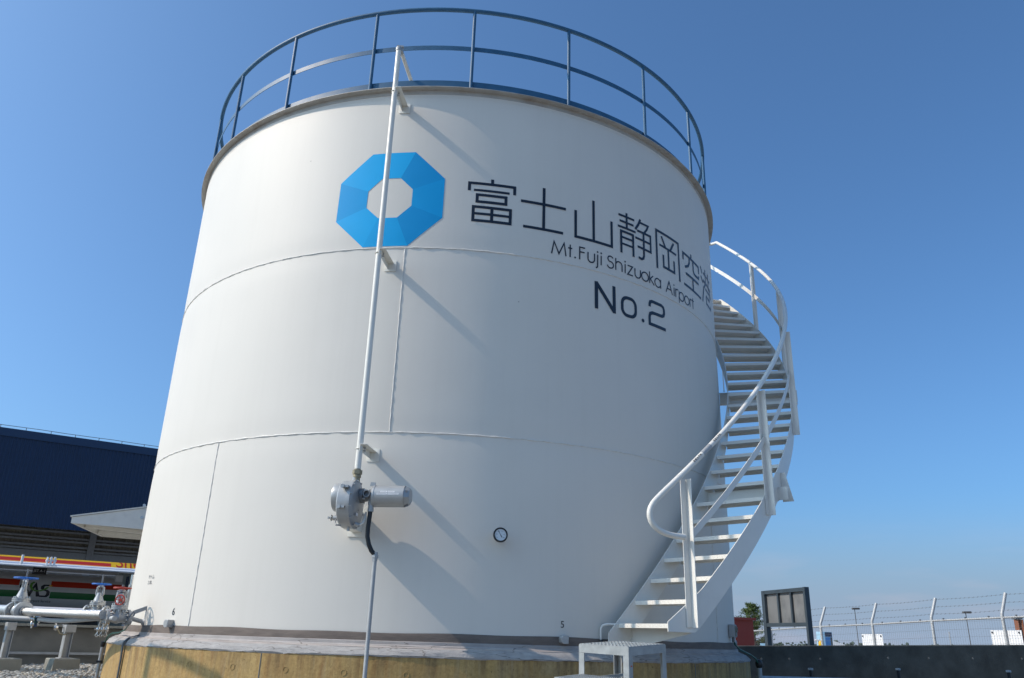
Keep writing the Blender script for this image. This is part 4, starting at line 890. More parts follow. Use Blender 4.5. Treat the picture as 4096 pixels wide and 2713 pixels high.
stp = hcyl(587, 2432, R0); mb = MB(); mb.bar(e_+Vector((0,0,.035)), stp, .006, .034); mb.bar(stp+Vector((0,0,.02)), Vector((stp.x,stp.y,nz.z)), .02, .006, up=(stp.x,stp.y,0)); mb.build('stay', M['galvp'], nzt, smooth=0)
# slim forward line with a sagging hose
sl_ = thing('slim_pipe', at(0, 2471, 10.4), 'slim grey pipe and sagging hose in front of the braided hose', 'pipe')
MB().tube([at(-150, 2464, 10.75), at(0, 2470, 10.5), at(134, 2476, 10.3)], .025, 16).build('pipe_tube', M['galvp'], sl_)
MB().tube([at(156, 2478, 10.2), at(200, 2483, 9.95), at(255, 2485, 9.6), at(310, 2481, 9.25), at(380, 2475, 8.85), at(458, 2474, 8.48)], .0225, 16).build('hose', M['galvp'], sl_)
mb = MB(); a = at(130, 2477, 10.3); b = at(158, 2479, 10.27); mb.lathe([(0,0),(.036,0),(.036,.016),(.030,.018),(.030,(b-a).length-.018),(.036,(b-a).length-.016),(.036,(b-a).length),(0,(b-a).length)], 18, axisM(a, b-a)); mb.build('coupling', M['steel'], sl_)
a = at(143, 2462, 10.24); mb = MB(); mb.lathe([(0,.0),(.028,.0),(.036,.02),(.028,.05),(0,.055)], 14, Matrix.Translation(a)); mb.cyl(a+Vector((.05,0,.02)), a-Vector((.05,0,-.02)), .012, 10); mb.build('cock', M['steel'], sl_)
MB().tube([at(146, 2455, 10.2), at(139, 2475, 10.2), at(140, 2495, 10.2), at(150, 2492, 10.2), at(152, 2468, 10.2)], .005, 8).build('earth_cable', M['green'], sl_)
mb = MB(); mb.bar(at(148, 2470, 10.21), at(140, 2508, 10.21), .030, .004, up=(0,1,0)); mb.build('ribbon', M['navy'], sl_)
a = at(128, 2497, 10.28); mb = MB(); mb.cyl(a, a+Vector((.06,0,0)), .012, 10); mb.lathe([(0,-.02),(.018,-.016),(.021,0),(.018,.016),(0,.02)], 12, Matrix.Translation(a)); mb.cyl(a, a-Vector((0,0,.04)), .008, 8); mb.build('tap', M['steel'], sl_)
# three drain taps under the hose end
for i, px in enumerate((393, 409, 427)):
    tp = at(px+8, 2484, 9.0); bt = at(px, 2518, 9.0)
    o = thing('drain_tap', bt, ('small hanging drain tap, left of three under the hose end', 'small hanging drain tap, middle of three under the hose end', 'small hanging drain tap, right of three under the hose end')[i], 'tap', 'drain taps under the hose')
    MB().cyl(tp, bt, .0075, 8).build('drop_pipe', M['steel'], o)
    mb = MB(); mb.lathe([(0,.025),(.012,.022),(.019,.008),(.019,-.008),(.012,-.022),(0,-.025)], 14, Matrix.Translation(bt)); mb.cyl(bt, bt+Vector((-.03,-.02,.0)), .006, 8); mb.tube([bt, bt+Vector((0,-.005,-.04)), bt+Vector((.012,-.005,-.06))], .007, 8); mb.build('cock', M['steel'], o)
    MB().tube([bt+Vector((.01,-.02,-.02)), bt+Vector((-.012,-.02,-.055)), bt+Vector((.004,-.02,-.072)), bt+Vector((.02,-.02,-.05))], .0022, 6).build('chain', M['steel'], o)
dv = thing('drain_valve', at(228, 2515, 10.9), 'small brass and steel drain valve hanging left of the pipe support', 'valve')
a = at(224, 2512, 10.9); b = at(262, 2530, 10.9); mb = MB(); mb.tube([at(222, 2488, 10.9), a], .011, 10); mb.lathe([(0,-.024),(.024,-.02),(.030,0),(.024,.02),(0,.024)], 16, axisM(a, (-1,-.5,0))); mb.build('body', M['steel'], dv)
MB().tube([a, at(232, 2522, 10.9), at(238, 2535, 10.9), at(256, 2539, 10.9), at(266, 2536, 10.9)], .010, 10).build('tail_pipe', M['brass'], dv)
MB().tube([at(256, 2537, 10.9), at(257, 2515, 10.9), at(250, 2498, 10.9)], .009, 10).build('riser', M['galv'], dv)
gc = thing('green_cable', at(470, 2530, 9.9), 'green earth cable drooping from the tank valve to the plinth edge', 'cable')
MB().tube([at(512, 2470, 8.62), at(514, 2500, 8.62), at(500, 2520, 8.8), at(476, 2531, 9.25), at(448, 2534, 9.5), at(432, 2545, 9.62), at(424, 2562, 9.7), Vector((p0.x, p0.y, -.19))], .0065, 8).build('cable_run', M['green'], gc)
MB().tube([at(508, 2482, 8.56), at(522, 2462, 8.56), at(533, 2449, 8.56), at(540, 2452, 8.56), at(534, 2466, 8.56)], .006, 8).build('loose_end', M['castdk'], gc)
# supports on concrete footings
def support(label, px, py, prm, hw, ztop, wd):
    c = hit(px, py, Vector((0,0,GZ+.005)), Vector((0,0,1))); t = thing('pipe_support', (c.x, c.y, GZ), label, 'pipe support', 'pipe supports on concrete footings')
    rot = R_(42); ux = Vector((math.cos(rot), math.sin(rot), 0)); uy = Vector((-math.sin(rot), math.cos(rot), 0)); Rm = Matrix.Rotation(rot, 3, 'Z')
    ctr = Vector((c.x, c.y, 0))+ux*hw*0+uy*hw
    mb = MB(); s_ = hw; zt_ = GZ+.125
    vs = [ctr+ux*a*s_*k+uy*b*s_*k+Vector((0,0,z)) for z, k in ((GZ-.05,1.0),(zt_-.012,.97),(zt_,.93)) for a, b in ((-1,-1),(1,-1),(1,1),(-1,1))]
    mb.add(vs, [(0,1,5,4),(1,2,6,5),(2,3,7,6),(3,0,4,7),(4,5,9,8),(5,6,10,9),(6,7,11,10),(7,4,8,11),(8,9,10,11)]); mb.build('footing', M['block'], t, smooth=0)
    mb = MB(); w2 = wd/2; e = .007
    zc = (zt_+ztop)/2; hh = ztop-zt_
    mb.box(ctr-ux*(w2-e/2)+Vector((0,0,zc)), (e, wd, hh), Rm); mb.box(ctr+ux*(w2-e/2)+Vector((0,0,zc)), (e, wd, hh), Rm); mb.box(ctr+Vector((0,0,zc)), (wd-2*e-.001, e, hh), Rm); mb.build('post', M['galvp'], t, smooth=0)
    mb = MB(); mb.box(ctr+Vector((0,0,zt_+.005)), (wd*1.5, wd*1.5, .010), Rm); mb.build('base_plate', M['galvp'], t)
    mb = MB(); mb.box(ctr+Vector((0,0,ztop+.045)), (wd*1.35, wd*1.35, .088), Rm); mb.build('head_plate', M['galvp'], t, bevel=.003)
support('grey steel pipe support on a square concrete footing, the right one nearer the tank', 262, 2678, 1, .155, -.11, .090)
support('grey steel pipe support on a concrete footing cut by the left frame edge', 20, 2680, 1, .165, -.10, .075)

# ------------------------------------------------------------------ shed, canopy and tank truck beyond the bund (left)
def frame(P0, pts):
    """u along the frontage, z height for picture points on the vertical plane through P0"""
    out = []
    for px, py in pts:
        h = hit(px, py, P0, N60); out.append(((h-P0).dot(E60), h.z))
    return out
H0 = at(250, 2487, 55.0); H0.z = 0
(uz1, uz2, uz3, uz4) = frame(H0, [(0, 1719), (600, 1783), (0, 2096), (350, 2127)])
zr1 = (uz1[1]+uz2[1])/2; zb1 = (uz3[1]+uz4[1])/2
sh = thing('storage_shed', H0, 'large open fronted storage shed with dark blue ribbed cladding behind the truck', 'shed')
U0, U1 = -34.0, 46.0
def HP(u, z, n=0): return H0+E60*u+N60*n+Vector((0,0,z))
mb = MB(); pit = .21; k = 0; prof = []
u = U0
while u < U1:
    for du, n in ((0,.0),(.105,.0),(.125,.045),(.19,.045)): prof.append((u+du, n))
    u += pit
vs = [HP(u, z, n) for u, n in prof for z in (zb1, zr1-.42)]
mb.add(vs, [(2*i, 2*i+2, 2*i+3, 2*i+1) for i in range(len(prof)-1)]); mb.build('cladding', M['clad'], sh, smooth=0)
mb = MB(); P = [HP(U0-.3, zr1-.48, .10), HP(U1, zr1-.48, .10), HP(U1, zr1, .10), HP(U0-.3, zr1, .10)]; Q = [p-N60*9.2 for p in P]
mb.add([P[0],P[1],P[2],P[3], P[0]-N60*.2, P[1]-N60*.2], [(0,1,2,3),(0,4,5,1)]); mb.build('eave_trim', M['cladtrim'], sh, smooth=0)
mb = MB(); mb.add([HP(U0-.3, zr1-.01, .0), HP(U1, zr1-.01, .0), HP(U1, zr1+.35, -9), HP(U0-.3, zr1+.35, -9)], [(0,1,2,3)]); mb.build('roof', M['girt'], sh, smooth=0)
mb = MB(); prof = []; u = U0
while u < U1:
    for du, n in ((0,-8.0),(.14,-8.0),(.17,-7.93),(.31,-7.93)): prof.append((u+du, n))
    u += .34
vs = [HP(u, z, n) for u, n in prof for z in (GZ, zr1)]
mb.add(vs, [(2*i, 2*i+2, 2*i+3, 2*i+1) for i in range(len(prof)-1)]); mb.build('back_wall', M['beige'], sh, smooth=0)
mb = MB(); mb.add([HP(U0, GZ, .0), HP(U0, GZ, -8), HP(U0, zr1, -8), HP(U0, zr1, 0)], [(0,1,2,3)]); mb.build('end_wall', M['clad'], sh, smooth=0)
Hb = H0-N60*7.6
for y in (2109, 2133, 2147, 2169, 2184, 2206):
    (uu, zz), = frame(Hb, [(5, y)]); mb = MB(); w_ = .16 if y != 2206 else .62
    mb.bar(HP(U0, zz, -7.6), HP(U1, zz, -7.6), .12, w_*.75); mb.build('girt', M['girt'], sh, smooth=0)
(uc, zc_), = frame(Hb, [(366, 2180)])
for k in (-3, -2, -1, 0, 1, 2, 3):
    mb = MB()
    for du in (-.15, .15): mb.box(HP(uc+du+9.5*k, (GZ+zr1)/2, -7.45), (.10, .13, zr1-GZ), Matrix.Rotation(R_(29), 3, 'Z'))
    mb.box(HP(uc+9.5*k, (GZ+zr1)/2, -7.45), (.20, .04, zr1-GZ), Matrix.Rotation(R_(29), 3, 'Z')); mb.build('column', M['girt'], sh, smooth=0)
MB().tube([HP(U0+i*(U1-U0)/60, zr1+.16+.012*math.sin(i*2), .04) for i in range(61)], .018, 6).build('roof_wire', M['castdk'], sh)
for k in range(26):
    MB().cyl(HP(-16+k*1.32, zr1-.01, .04), HP(-16+k*1.32, zr1+.17, .04), .020, 6).build('wire_support', M['castdk'], sh)

# sloping canopy fascia with stripes and letters
C0 = at(250, 2487, 34.0); C0.z = 0
rows = [(0,2253),(0,2236.5),(0,2233),(0,2220),(0,2214)]; rz = [z for _, z in frame(C0, rows)]
rows2 = [(540,2291),(540,2278),(540,2274.5),(540,2261),(540,2254)]; rz2 = [z for _, z in frame(C0, rows2)]
zz = [(a+b)/2 for a, b in zip(rz, rz2)]
cn = thing('canopy', C0, 'flat loading canopy with a yellow, red and white striped fascia above the truck', 'canopy')
CU0, CU1 = -16.0, 14.0
def CP(u, z, n=0): return C0+E60*u-N60*((z-zz[0])*1.15)+N60*n+Vector((0,0,z))
(ur_, _), = frame(C0, [(449, 2255)]); 
def strip(z0, z1, u0, u1, n, name, m): MB().add([CP(u0, z0, n), CP(u1, z0, n), CP(u1, z1, n), CP(u0, z1, n)], [(0,1,2,3)]).build(name, m, cn, smooth=0)
strip(zz[0], zz[4], CU0, CU1, 0, 'fascia', M['yellow']); strip(zz[0], zz[1], CU0, CU1, .006, 'fascia_stripe', M['board']); strip(zz[2], zz[3], CU0, ur_, .006, 'fascia_stripe', M['red']); strip(zz[1]+.001, zz[2], CU0, ur_, .006, 'fascia_stripe', M['orange'])
strip(zz[0]+(zz[1]-zz[0])*.52, zz[0]+(zz[1]-zz[0])*.62, CU0, CU1, .010, 'fascia_line', M['vblue'])
mb = MB(); mb.box(CP((CU0+CU1)/2, zz[0]-.018, -.05), (CU1-CU0, .12, .035), Matrix.Rotation(R_(29), 3, 'Z')); mb.build('gutter', M['galvp'], cn, smooth=0)
mb = MB(); a = CP(CU0, zz[4]); b = CP(CU1, zz[4]); mb.add([a, b, b-N60*5, a-N60*5, a-Vector((0,0,.1))-N60*.05, b-Vector((0,0,.1))-N60*.05, b-N60*5-Vector((0,0,.1)), a-N60*5-Vector((0,0,.1))], [(0,1,2,3),(4,5,6,7),(0,1,5,4),(2,3,7,6),(0,3,7,4),(1,2,6,5)]); mb.build('roof_slab', M['girt'], cn, smooth=0)
for uu in (-9.0, frame(C0, [(538, 2330)])[0][0]-.05, 12.0):
    p = CP(uu, zz[0], -.15); MB().box((p.x, p.y, (zz[0]-.06+GZ)/2), (.16, .16, zz[0]-.06-GZ), Matrix.Rotation(R_(29), 3, 'Z')).build('column', M['girt'], cn, smooth=0)
def letters(par, s, size, mapf, m, name='letter'):
    for i, ch in enumerate(s):
        pass
(us, zs0), = frame(C0, [(462, 2279)])
sc_ = .60
def lmap(x, y):
    z = zz[1]+.015+y; return CP(us+x*1.05, min(z, zz[4]-.002), .012)
v, f = text_verts('Shell', sc_)
mb = MB(); mb.add([lmap(p[0], p[1]) for p in v], f); mb.build('fascia_lettering', M['red'], cn, smooth=0)
for x_, y0, y1 in ((84, 2256, 2219), (184, 2262, 2228), (199, 2262, 2228), (214, 2263, 2229)):
    (ua, za), (ub, zb_) = frame(C0+N60*.25, [(x_, y0), (x_+10, y1)]); um = (ua+ub)/2
    base = C0+N60*.25+E60*um; mb = MB(); mb.cyl(base+Vector((0,0,za)), base+Vector((0,0,zb_)), .042 if x_ == 84 else .036, 10)
    if x_ > 100: mb.cyl(base+Vector((0,0,zb_-.16)), base+Vector((0,0,zb_-.10)), .055, 10); mb.box(base+Vector((0,-.0,za)), (.16,.16,.05))
    mb.build('vent_pipe', M['board'], cn)

# tank truck
T0 = at(250, 2487, 38.5); T0.z = 0
tz_ = [z for _, z in frame(T0, [(250,2366), (250,2293), (250,2327), (250,2350), (250,2370), (250,2396), (250,2262), (250,2287), (250,2446)])]
zc_t = tz_[0]; rt = (tz_[1]-tz_[8])/2*1.0; zc_t = (tz_[1]+tz_[8])/2
tk_ = thing('tank_truck', T0-N60*rt, 'silver tank truck with red and green side stripes parked under the canopy', 'truck')
ue = frame(T0, [(492, 2370)])[0][0]; us_ = -9.0
TC = T0-N60*rt
def TP(u, z, off=0.0):    # on the barrel surface, viewer's side
    s = max(-1, min(1, (z-zc_t)/rt)); a = math.asin(s); return TC+E60*u+N60*(math.cos(a)*(rt+off))+Vector((0,0,zc_t+math.sin(a)*(rt+off)))
mb = MB(); mb.lathe([(0,0),(rt*.7,.02),(rt*.96,.10),(rt,.2),(rt,ue-us_-.2),(rt*.96,ue-us_-.1),(rt*.7,ue-us_-.02),(0,ue-us_)], 48, axisM(TC+E60*us_+Vector((0,0,zc_t)), E60)); mb.build('barrel', M['truckw'], tk_)
def tstripe(z0, z1, u0, u1, m):
    mb = MB(); n = 8; vs = [TP(u, z0+(z1-z0)*i/n, .004) for i in range(n+1) for u in (u0, u1)]
    mb.add(vs, [(2*i, 2*i+1, 2*i+3, 2*i+2) for i in range(n)]); mb.build('side_stripe', m, tk_, smooth=0)
fu = lambda px, py: frame(T0, [(px, py)])[0][0]
tstripe(tz_[3], tz_[2], us_+.3, fu(81, 2322), M['truckr']); tstripe(tz_[3], tz_[2], fu(207, 2330), fu(488, 2350), M['truckr'])
tstripe(tz_[5], tz_[4], us_+.3, fu(72, 2368), M['truckg']); tstripe(tz_[5], tz_[4], fu(199, 2380), fu(480, 2400), M['truckg'])
mb = MB(); mb.box(TC+E60*((us_+ue)/2)+N60*(rt*.62)+Vector((0,0,(tz_[6]+tz_[7])/2)), (ue-us_-.5, .06, tz_[6]-tz_[7]), Matrix.Rotation(R_(29), 3, 'Z')); mb.build('guard_rail', M['girt'], tk_, smooth=0)
mb = MB(); mb.box(TC+E60*((us_+ue)/2)-N60*(rt*.62)+Vector((0,0,(tz_[6]+tz_[7])/2)), (ue-us_-.5, .06, tz_[6]-tz_[7]), Matrix.Rotation(R_(29), 3, 'Z')); mb.build('guard_rail', M['girt'], tk_, smooth=0)
RB = T0-N60*(rt*.38-.035)
(s0, z0_), (s1, z1_) = frame(RB, [(128, 2296), (190, 2270)]); sgc = RB+E60*((s0+s1)/2)+Vector((0,0,(z0_+z1_)/2))
mb = MB(); mb.box(sgc, (s1-s0, .02, abs(z1_-z0_)), Matrix.Rotation(R_(29), 3, 'Z')); sg = mb.build('sign_plate', M['rubber'], tk_, smooth=0)
text_on('JET A-1', .135, lambda x, y: sgc-E60*((s1-s0)*.43)+E60*x*1.0+Vector((0,0,y-.055))+N60*.014, 'sign_lettering', sg, M['board'])
# logo on the barrel: black letters with a green swoosh
px0, z0l = fu(74, 2367), tz_[5]+.04; lw_ = fu(193, 2380)-px0; lh = (tz_[2]-tz_[5])*.72
def lm(x, y, off=0): return TP(px0+x*lw_, z0l+y*lh, .006+off*3)
Sg = lambda x: [([(x+.26,.93),(x+.10,.93),(x+.04,.84),(x+.04,.66),(x+.09,.56),(x+.20,.52),(x+.255,.42),(x+.255,.18),(x+.20,.06),(x-.02,.06)], .115)]
mb = MB(); mb.mapf = lm
for pts_, w_ in Sg(.02)+Sg(.72)+[([(.33,.02),(.52,.96),(.66,.02)], .13)]: ribbon(mb, pts_, w_, step=.1, off0=.0)
mb.build('logo_lettering', M['black'], tk_, smooth=0)
mb = MB(); mb.mapf = lambda x, y, off=0: lm(x, y, off+.003); ribbon(mb, [(.46,1.14),(.38,1.02),(.36,.80),(.42,.58),(.54,.46),(.70,.47),(.84,.60),(.94,.78)], .085, step=.1, off0=.0); mb.build('logo_swoosh', M['lime'], tk_, smooth=0)
mb = MB(); mb.mapf = lambda x, y, off=0: lm(x, y, .004); disc(mb, 1.02, .90, .055); mb.build('logo_dot', M['yellow'], tk_, smooth=0)
text_on('Shizuoka Airport Service', .135, lambda x, y: TP(px0-.05+x*.92, z0l-.20+y, .006), 'logo_caption', tk_, M['black'])
(ub_, zb2), = frame(T0-N60*.3, [(475, 2315)]); mb = MB(); mb.box(T0-N60*.3+E60*ub_+Vector((0,0,zb2)), (.28, .25, .27), Matrix.Rotation(R_(29), 3, 'Z')); mb.build('rear_box', M['board'], tk_, bevel=.01)
mb = MB(); 
for s in (0, .38): mb.bar(TC+E60*(ue+.15)+N60*(rt*.9-s)+Vector((0,0,zc_t-rt)), TC+E60*(ue+.12)+N60*(rt*.9-s)+Vector((0,0,zc_t+rt*1.05)), .04, .05)
for k in range(8): mb.bar(TC+E60*(ue+.14)+N60*(rt*.9)+Vector((0,0,zc_t-rt+.25*k+.1)), TC+E60*(ue+.14)+N60*(rt*.9-.38)+Vector((0,0,zc_t-rt+.25*k+.1)), .03, .03)
mb.build('rear_ladder', M['cladtrim'], tk_, smooth=0)
mb = MB(); mb.box(TC+E60*((us_+ue)/2-.5)+Vector((0,0,zc_t-rt-.10)), (ue-us_+1.5, .9, .22), Matrix.Rotation(R_(29), 3, 'Z')); mb.build('chassis', M['truckdk'], tk_, smooth=0)
for uw in (ue-1.2, ue-2.4, us_-1.2):
    for nn in (rt*.85, -rt*.85):
        mb = MB(); c = TC+E60*uw+N60*nn+Vector((0,0,GZ+.48)); mb.lathe([(0,-.13),(.40,-.13),(.48,-.08),(.48,.08),(.40,.13),(.26,.10),(0,.08)], 28, axisM(c, N60)); mb.build('wheel', M['rubber'], tk_)
mb = MB(); c = TC+E60*(us_-1.6)+Vector((0,0,1.0)); mb.box(c, (2.0, 2.2, 2.3), Matrix.Rotation(R_(29), 3, 'Z')); mb.build('cab', M['board'], tk_, bevel=.15)

# tapered white awning beside the shed
a1 = at(283, 2077, 21.0); zA = hit(283, 2092, Vector((a1.x,a1.y,0)), N60).z
aw = thing('awning', at(420, 2480, 22.0), 'white tapered cantilever awning jutting out left of the tank', 'awning')
A1 = at(283, 2092, 21.0); A1.z = zA
def onz(px, py, z): return hit(px, py, Vector((0,0,z)), Vector((0,0,1)))
B1 = onz(402, 2146, zA-.02); Bd = (onz(566, 2143, zA-.02)-B1).normalized()
n1 = (B1-A1).normalized(); Ld = E60
r1 = hit(640, 2024, A1, Vector((0,0,1)).cross(Ld).normalized()); Lx = 6.0
s_end = (hit(587, 2032, A1, Vector((0,0,1)).cross(Ld).normalized())); Lr = (s_end-A1).dot(Ld); slope = (s_end.z-zA-.13)/Lr
wA = (B1-A1).length
def AP(l, w_, z): return A1+Ld*l+n1*w_+Vector((0,0,z))
Lx = Lr*1.9
for w_ in (0, wA):
    mb = MB(); P = [AP(0, w_, 0), AP(Lx, w_, 0), AP(Lx, w_, .13+slope*Lx), AP(0, w_, .13)]; Q = [p+n1*.05 for p in P]
    mb.add(P+Q, [(0,1,2,3),(7,6,5,4)]+[(i, (i+1) % 4, 4+(i+1) % 4, 4+i) for i in range(4)]); mb.build('side_beam', M['white'], aw, smooth=0)
mb = MB(); P = [AP(-.03, -.03, .134), AP(Lx, -.03, .134+slope*Lx), AP(Lx, wA+.08, .134+slope*Lx), AP(-.03, wA+.08, .134)]; Q = [p+Vector((0,0,.03)) for p in P]
mb.add(P+Q, [(3,2,1,0),(4,5,6,7)]+[(i, (i+1) % 4, 4+(i+1) % 4, 4+i) for i in range(4)]); mb.build('roof_sheet', M['white'], aw, smooth=0)
mb = MB(); P = [AP(0, .05, 0), AP(0, wA, 0), AP(0, wA, .13), AP(0, .05, .13)]; mb.add(P+[p+Ld*.05 for p in P], [(0,1,2,3),(7,6,5,4)]+[(i, (i+1) % 4, 4+(i+1) % 4, 4+i) for i in range(4)]); mb.build('front_beam', M['white'], aw, smooth=0)
mb = MB(); mb.add([AP(.05, .05, .10), AP(Lx, .05, .04), AP(Lx, wA, .04), AP(.05, wA, .10)], [(0,1,2,3)]); mb.build('soffit', M['white'], aw, smooth=0)
for k in (.35, .8): 
    mb = MB(); mb.bar(AP(.06, wA*k, .05), AP(Lx, wA*k, .0), .06, .08); mb.build('soffit_rib', M['white'], aw, smooth=0)
for dz in (.30, .62): MB().cyl(AP(Lr*.96, -.03, dz*.9), AP(Lr*.96, .0, dz*.9), .035, 8).build('bolt', M['galv'], aw)
mb = MB(); c = AP(Lx-.2, wA/2, 0); mb.box((c.x, c.y, (zA+GZ)/2), (.3, .3, zA-GZ), Matrix.Rotation(R_(29), 3, 'Z')); mb.build('column', M['white'], aw, smooth=0)

# ------------------------------------------------------------------ beyond the right wall: fence, sign frame, boards, lamps, tree
fpx = [3083, 3283, 3489, 3727, 4010]; fyr = [2520, 2507, 2498, 2484, 2471]; ftop = [None, 2441, 2424, 2406, 2388]
fD0, fD1 = 25.2, 20.4
F0 = at(3083, 2520, fD0); F1 = at(4010, 2471, fD1); fd = (F1-F0); fd.z = 0
fn_ = Vector((fd.y, -fd.x, 0)).normalized()
if fn_.dot(CAM-F0) < 0: fn_ = -fn_
fe = thing('mesh_fence', F0, 'galvanised wire mesh fence topped with three barbed strands behind the dark wall', 'fence')
def fpt(px, py): return hit(px, py, F0, fn_)
posts = [fpt(x, y) for x, y in zip(fpx, fyr)]
stepv = (posts[4]-posts[3])
posts.append(posts[4]+stepv); posts.append(posts[4]+stepv*2)
posts.insert(0, posts[0]-(posts[1]-posts[0])); posts.insert(0, posts[0]-(posts[1]-posts[0]))
lean = (-fn_*.0+fd.normalized()*.10)
tops = []
for i, p in enumerate(posts):
    h_ = .42; tv = p+Vector((0,0,.10)); e = p+fn_*(-.20)+Vector((0,0,.50))+fd.normalized()*.02
    arm = i != 2
    pts = [(p.x, p.y, GZ-.2), (p.x, p.y, p.z+.06)]+([tuple(p+fn_*-.02+Vector((0,0,.11))), tuple(p+fn_*-.06+Vector((0,0,.18))), tuple(e)] if arm else [])
    MB().tube(pts, .034, 14).build('post', M['galvp'], fe); tops.append((p, e))
for i in range(len(posts)-1):
    a, b = posts[i], posts[i+1]; MB().cyl(a, b, .022, 10).build('top_rail', M['galvp'], fe)
    mb = MB(); L_ = (b-a).length; d = (b-a).normalized(); n = int(L_/.056)
    off = fn_*.035
    for k in range(1, n):
        q_ = a+d*(L_*k/n)+off; mb.cyl((q_.x, q_.y, GZ+.1), (q_.x, q_.y, q_.z+.045), .0017, 4)
    for j in range(9):
        z = -.05-.155*j; mb.cyl(a+off+fn_*.005+Vector((0,0,z)), b+off+fn_*.005+Vector((0,0,z)), .0018, 4)
    mb.build('mesh_panel', M['wire'], fe)
    for j, t_ in enumerate((.30, .62, .95)):
        pa_, pb_ = a.lerp(tops[i][1], t_), b.lerp(tops[i+1][1], t_); mb = MB(); n = 16
        mb.tube([pa_.lerp(pb_, k/8)-Vector((0,0,.015*math.sin(PI*k/8))) for k in range(9)], .0020, 4)
        for k in range(1, n):
            c = pa_.lerp(pb_, k/n)-Vector((0,0,.015*math.sin(PI*k/n))); mb.cyl(c-d*.022-Vector((0,0,.012)), c+d*.022+Vector((0,0,.012)), .0024, 4); mb.cyl(c-Vector((0,0,.016)), c+Vector((0,0,.016)), .0020, 4)
        mb.build('barbed_strand', M['wire'], fe)
    for k in (.18, .5, .82):
        c = a.lerp(b, k); MB().box(c+Vector((0,0,.012)), (.03,.03,.07)).build('rail_clip', M['castdk'], fe)
for label, x0, x1, y0, y1 in (('white blank board tied to the mesh fence at its second bent post', 3443, 3527, 2537, 2600), ('white blank board tied to the mesh fence at the far right bent post', 3958, 4082, 2521, 2600)):
    bo = thing('fence_board', fpt((x0+x1)/2, 2580), label, 'board', 'white boards on the fence'); of = fn_*-.02
    A_, B_, C_, D_ = fpt(x0, y0), fpt(x1, y0), fpt(x1+10, y1), fpt(x0+8, y1)
    mb = MB(); P = [Vector((A_.x,A_.y,GZ+.2))+of, Vector((B_.x,B_.y,GZ+.2))+of, B_+of, A_+of]; mb.add(P+[p-fn_*.008 for p in P], [(0,1,2,3),(7,6,5,4)]+[(i, (i+1) % 4, 4+(i+1) % 4, 4+i) for i in range(4)]); mb.build('board_sheet', M['board'], bo, smooth=0)
    for p in (A_.lerp(B_, .07), A_.lerp(B_, .93)): mb = MB(); mb.box(p+of+fn_*.008+Vector((0,0,-.045)), (.035,.02,.035)); mb.build('tie', M['castdk'], bo)
# dark sign frame seen from behind
sA = at(3062, 2577, 18.3); sB = at(3236, 2582, 16.9); sd_ = (sB-sA); sd_.z = 0; sd_.normalize(); sn = Vector((sd_.y, -sd_.x, 0))
if sn.dot(CAM-sA) < 0: sn = -sn
sf = thing('sign_frame', (sA.x, sA.y, GZ), 'dark steel sign frame with three grey panels standing behind the right wall', 'sign frame')
def spt(px, py): return hit(px, py, sA, sn)
tl, tr2 = spt(3052, 2366), spt(3226, 2348); bl, br2 = spt(3069, 2511), spt(3231, 2503); ztp = (tl.z+tr2.z)/2; zbt = (bl.z+br2.z)/2
ul = (tl-sA).dot(sd_); ur2 = (tr2-sA).dot(sd_)
def SQ(u, z, n=0): return Vector((sA.x, sA.y, 0))+sd_*u+sn*n+Vector((0,0,z))
Ms = Matrix.Rotation(math.atan2(sd_.y, sd_.x), 3, 'Z')
wL = .115
mb = MB(); mb.box(SQ(ul+wL/2, (ztp+GZ)/2), (wL, .10, ztp-GZ), Ms); mb.build('post', M['signfr'], sf, smooth=0, bevel=.006)
mb = MB(); mb.box(SQ(ur2-.035, (ztp+.005+GZ)/2), (.07, .10, ztp+.005-GZ), Ms); mb.build('post', M['signfr'], sf, smooth=0, bevel=.006)
mb = MB(); mb.box(SQ((ul+wL+ur2-.07)/2, ztp-.035), (ur2-.07-ul-wL, .08, .07), Ms); mb.build('crossbar', M['signfr'], sf, smooth=0)
mb = MB(); mb.box(SQ((ul+wL+ur2-.07)/2, zbt+.035), (ur2-.07-ul-wL, .08, .07), Ms); mb.build('crossbar', M['signfr'], sf, smooth=0)
iu0, iu1 = ul+wL, ur2-.07; pw_ = (iu1-iu0)/3
for k in (1, 2): mb = MB(); mb.box(SQ(iu0+pw_*k, (ztp+zbt)/2), (.055, .06, ztp-zbt-.142), Ms); mb.build('mullion', M['signfr'], sf, smooth=0)
for k in range(3): mb = MB(); mb.box(SQ(iu0+pw_*(k+.5), (ztp+zbt)/2, -.02), (pw_-.003, .012, ztp-zbt-.11), Ms); mb.build('panel', M['signpan'], sf, smooth=0)
# red shed wall
rA = at(3013, 2500, 21.5); rd = Vector((math.sin(R_(72)), math.cos(R_(72)), 0)); rn = Vector((rd.y, -rd.x, 0))
zt1 = hit(2945, 2478, rA, rn).z; zt2 = hit(3009, 2484, rA, rn).z
rs = thing('red_shed', (rA.x, rA.y, GZ), 'small dark red shed half hidden behind the tank on the right', 'shed')
ue2 = 0.0; P = [rA+rd*u+rn*n+Vector((0,0,-rA.z)) for u, n in ((-3.2,0),(0,0),(0,-2.4),(-3.2,-2.4))]
mb = MB(); zt_ = (zt1+zt2)/2
vs = [Vector((p.x,p.y,z)) for z in (GZ-.3, zt_) for p in P]; mb.add(vs, [(0,1,5,4),(1,2,6,5),(2,3,7,6),(3,0,4,7)]); mb.build('wall', M['redwall'], rs, smooth=0)
mb = MB(); c = (P[0]+P[2])/2; mb.box((c.x, c.y, zt_+.03), (3.3, 2.5, .06), Matrix.Rotation(math.atan2(rd.y, rd.x), 3, 'Z')); mb.build('roof', M['redwall'], rs, smooth=0)
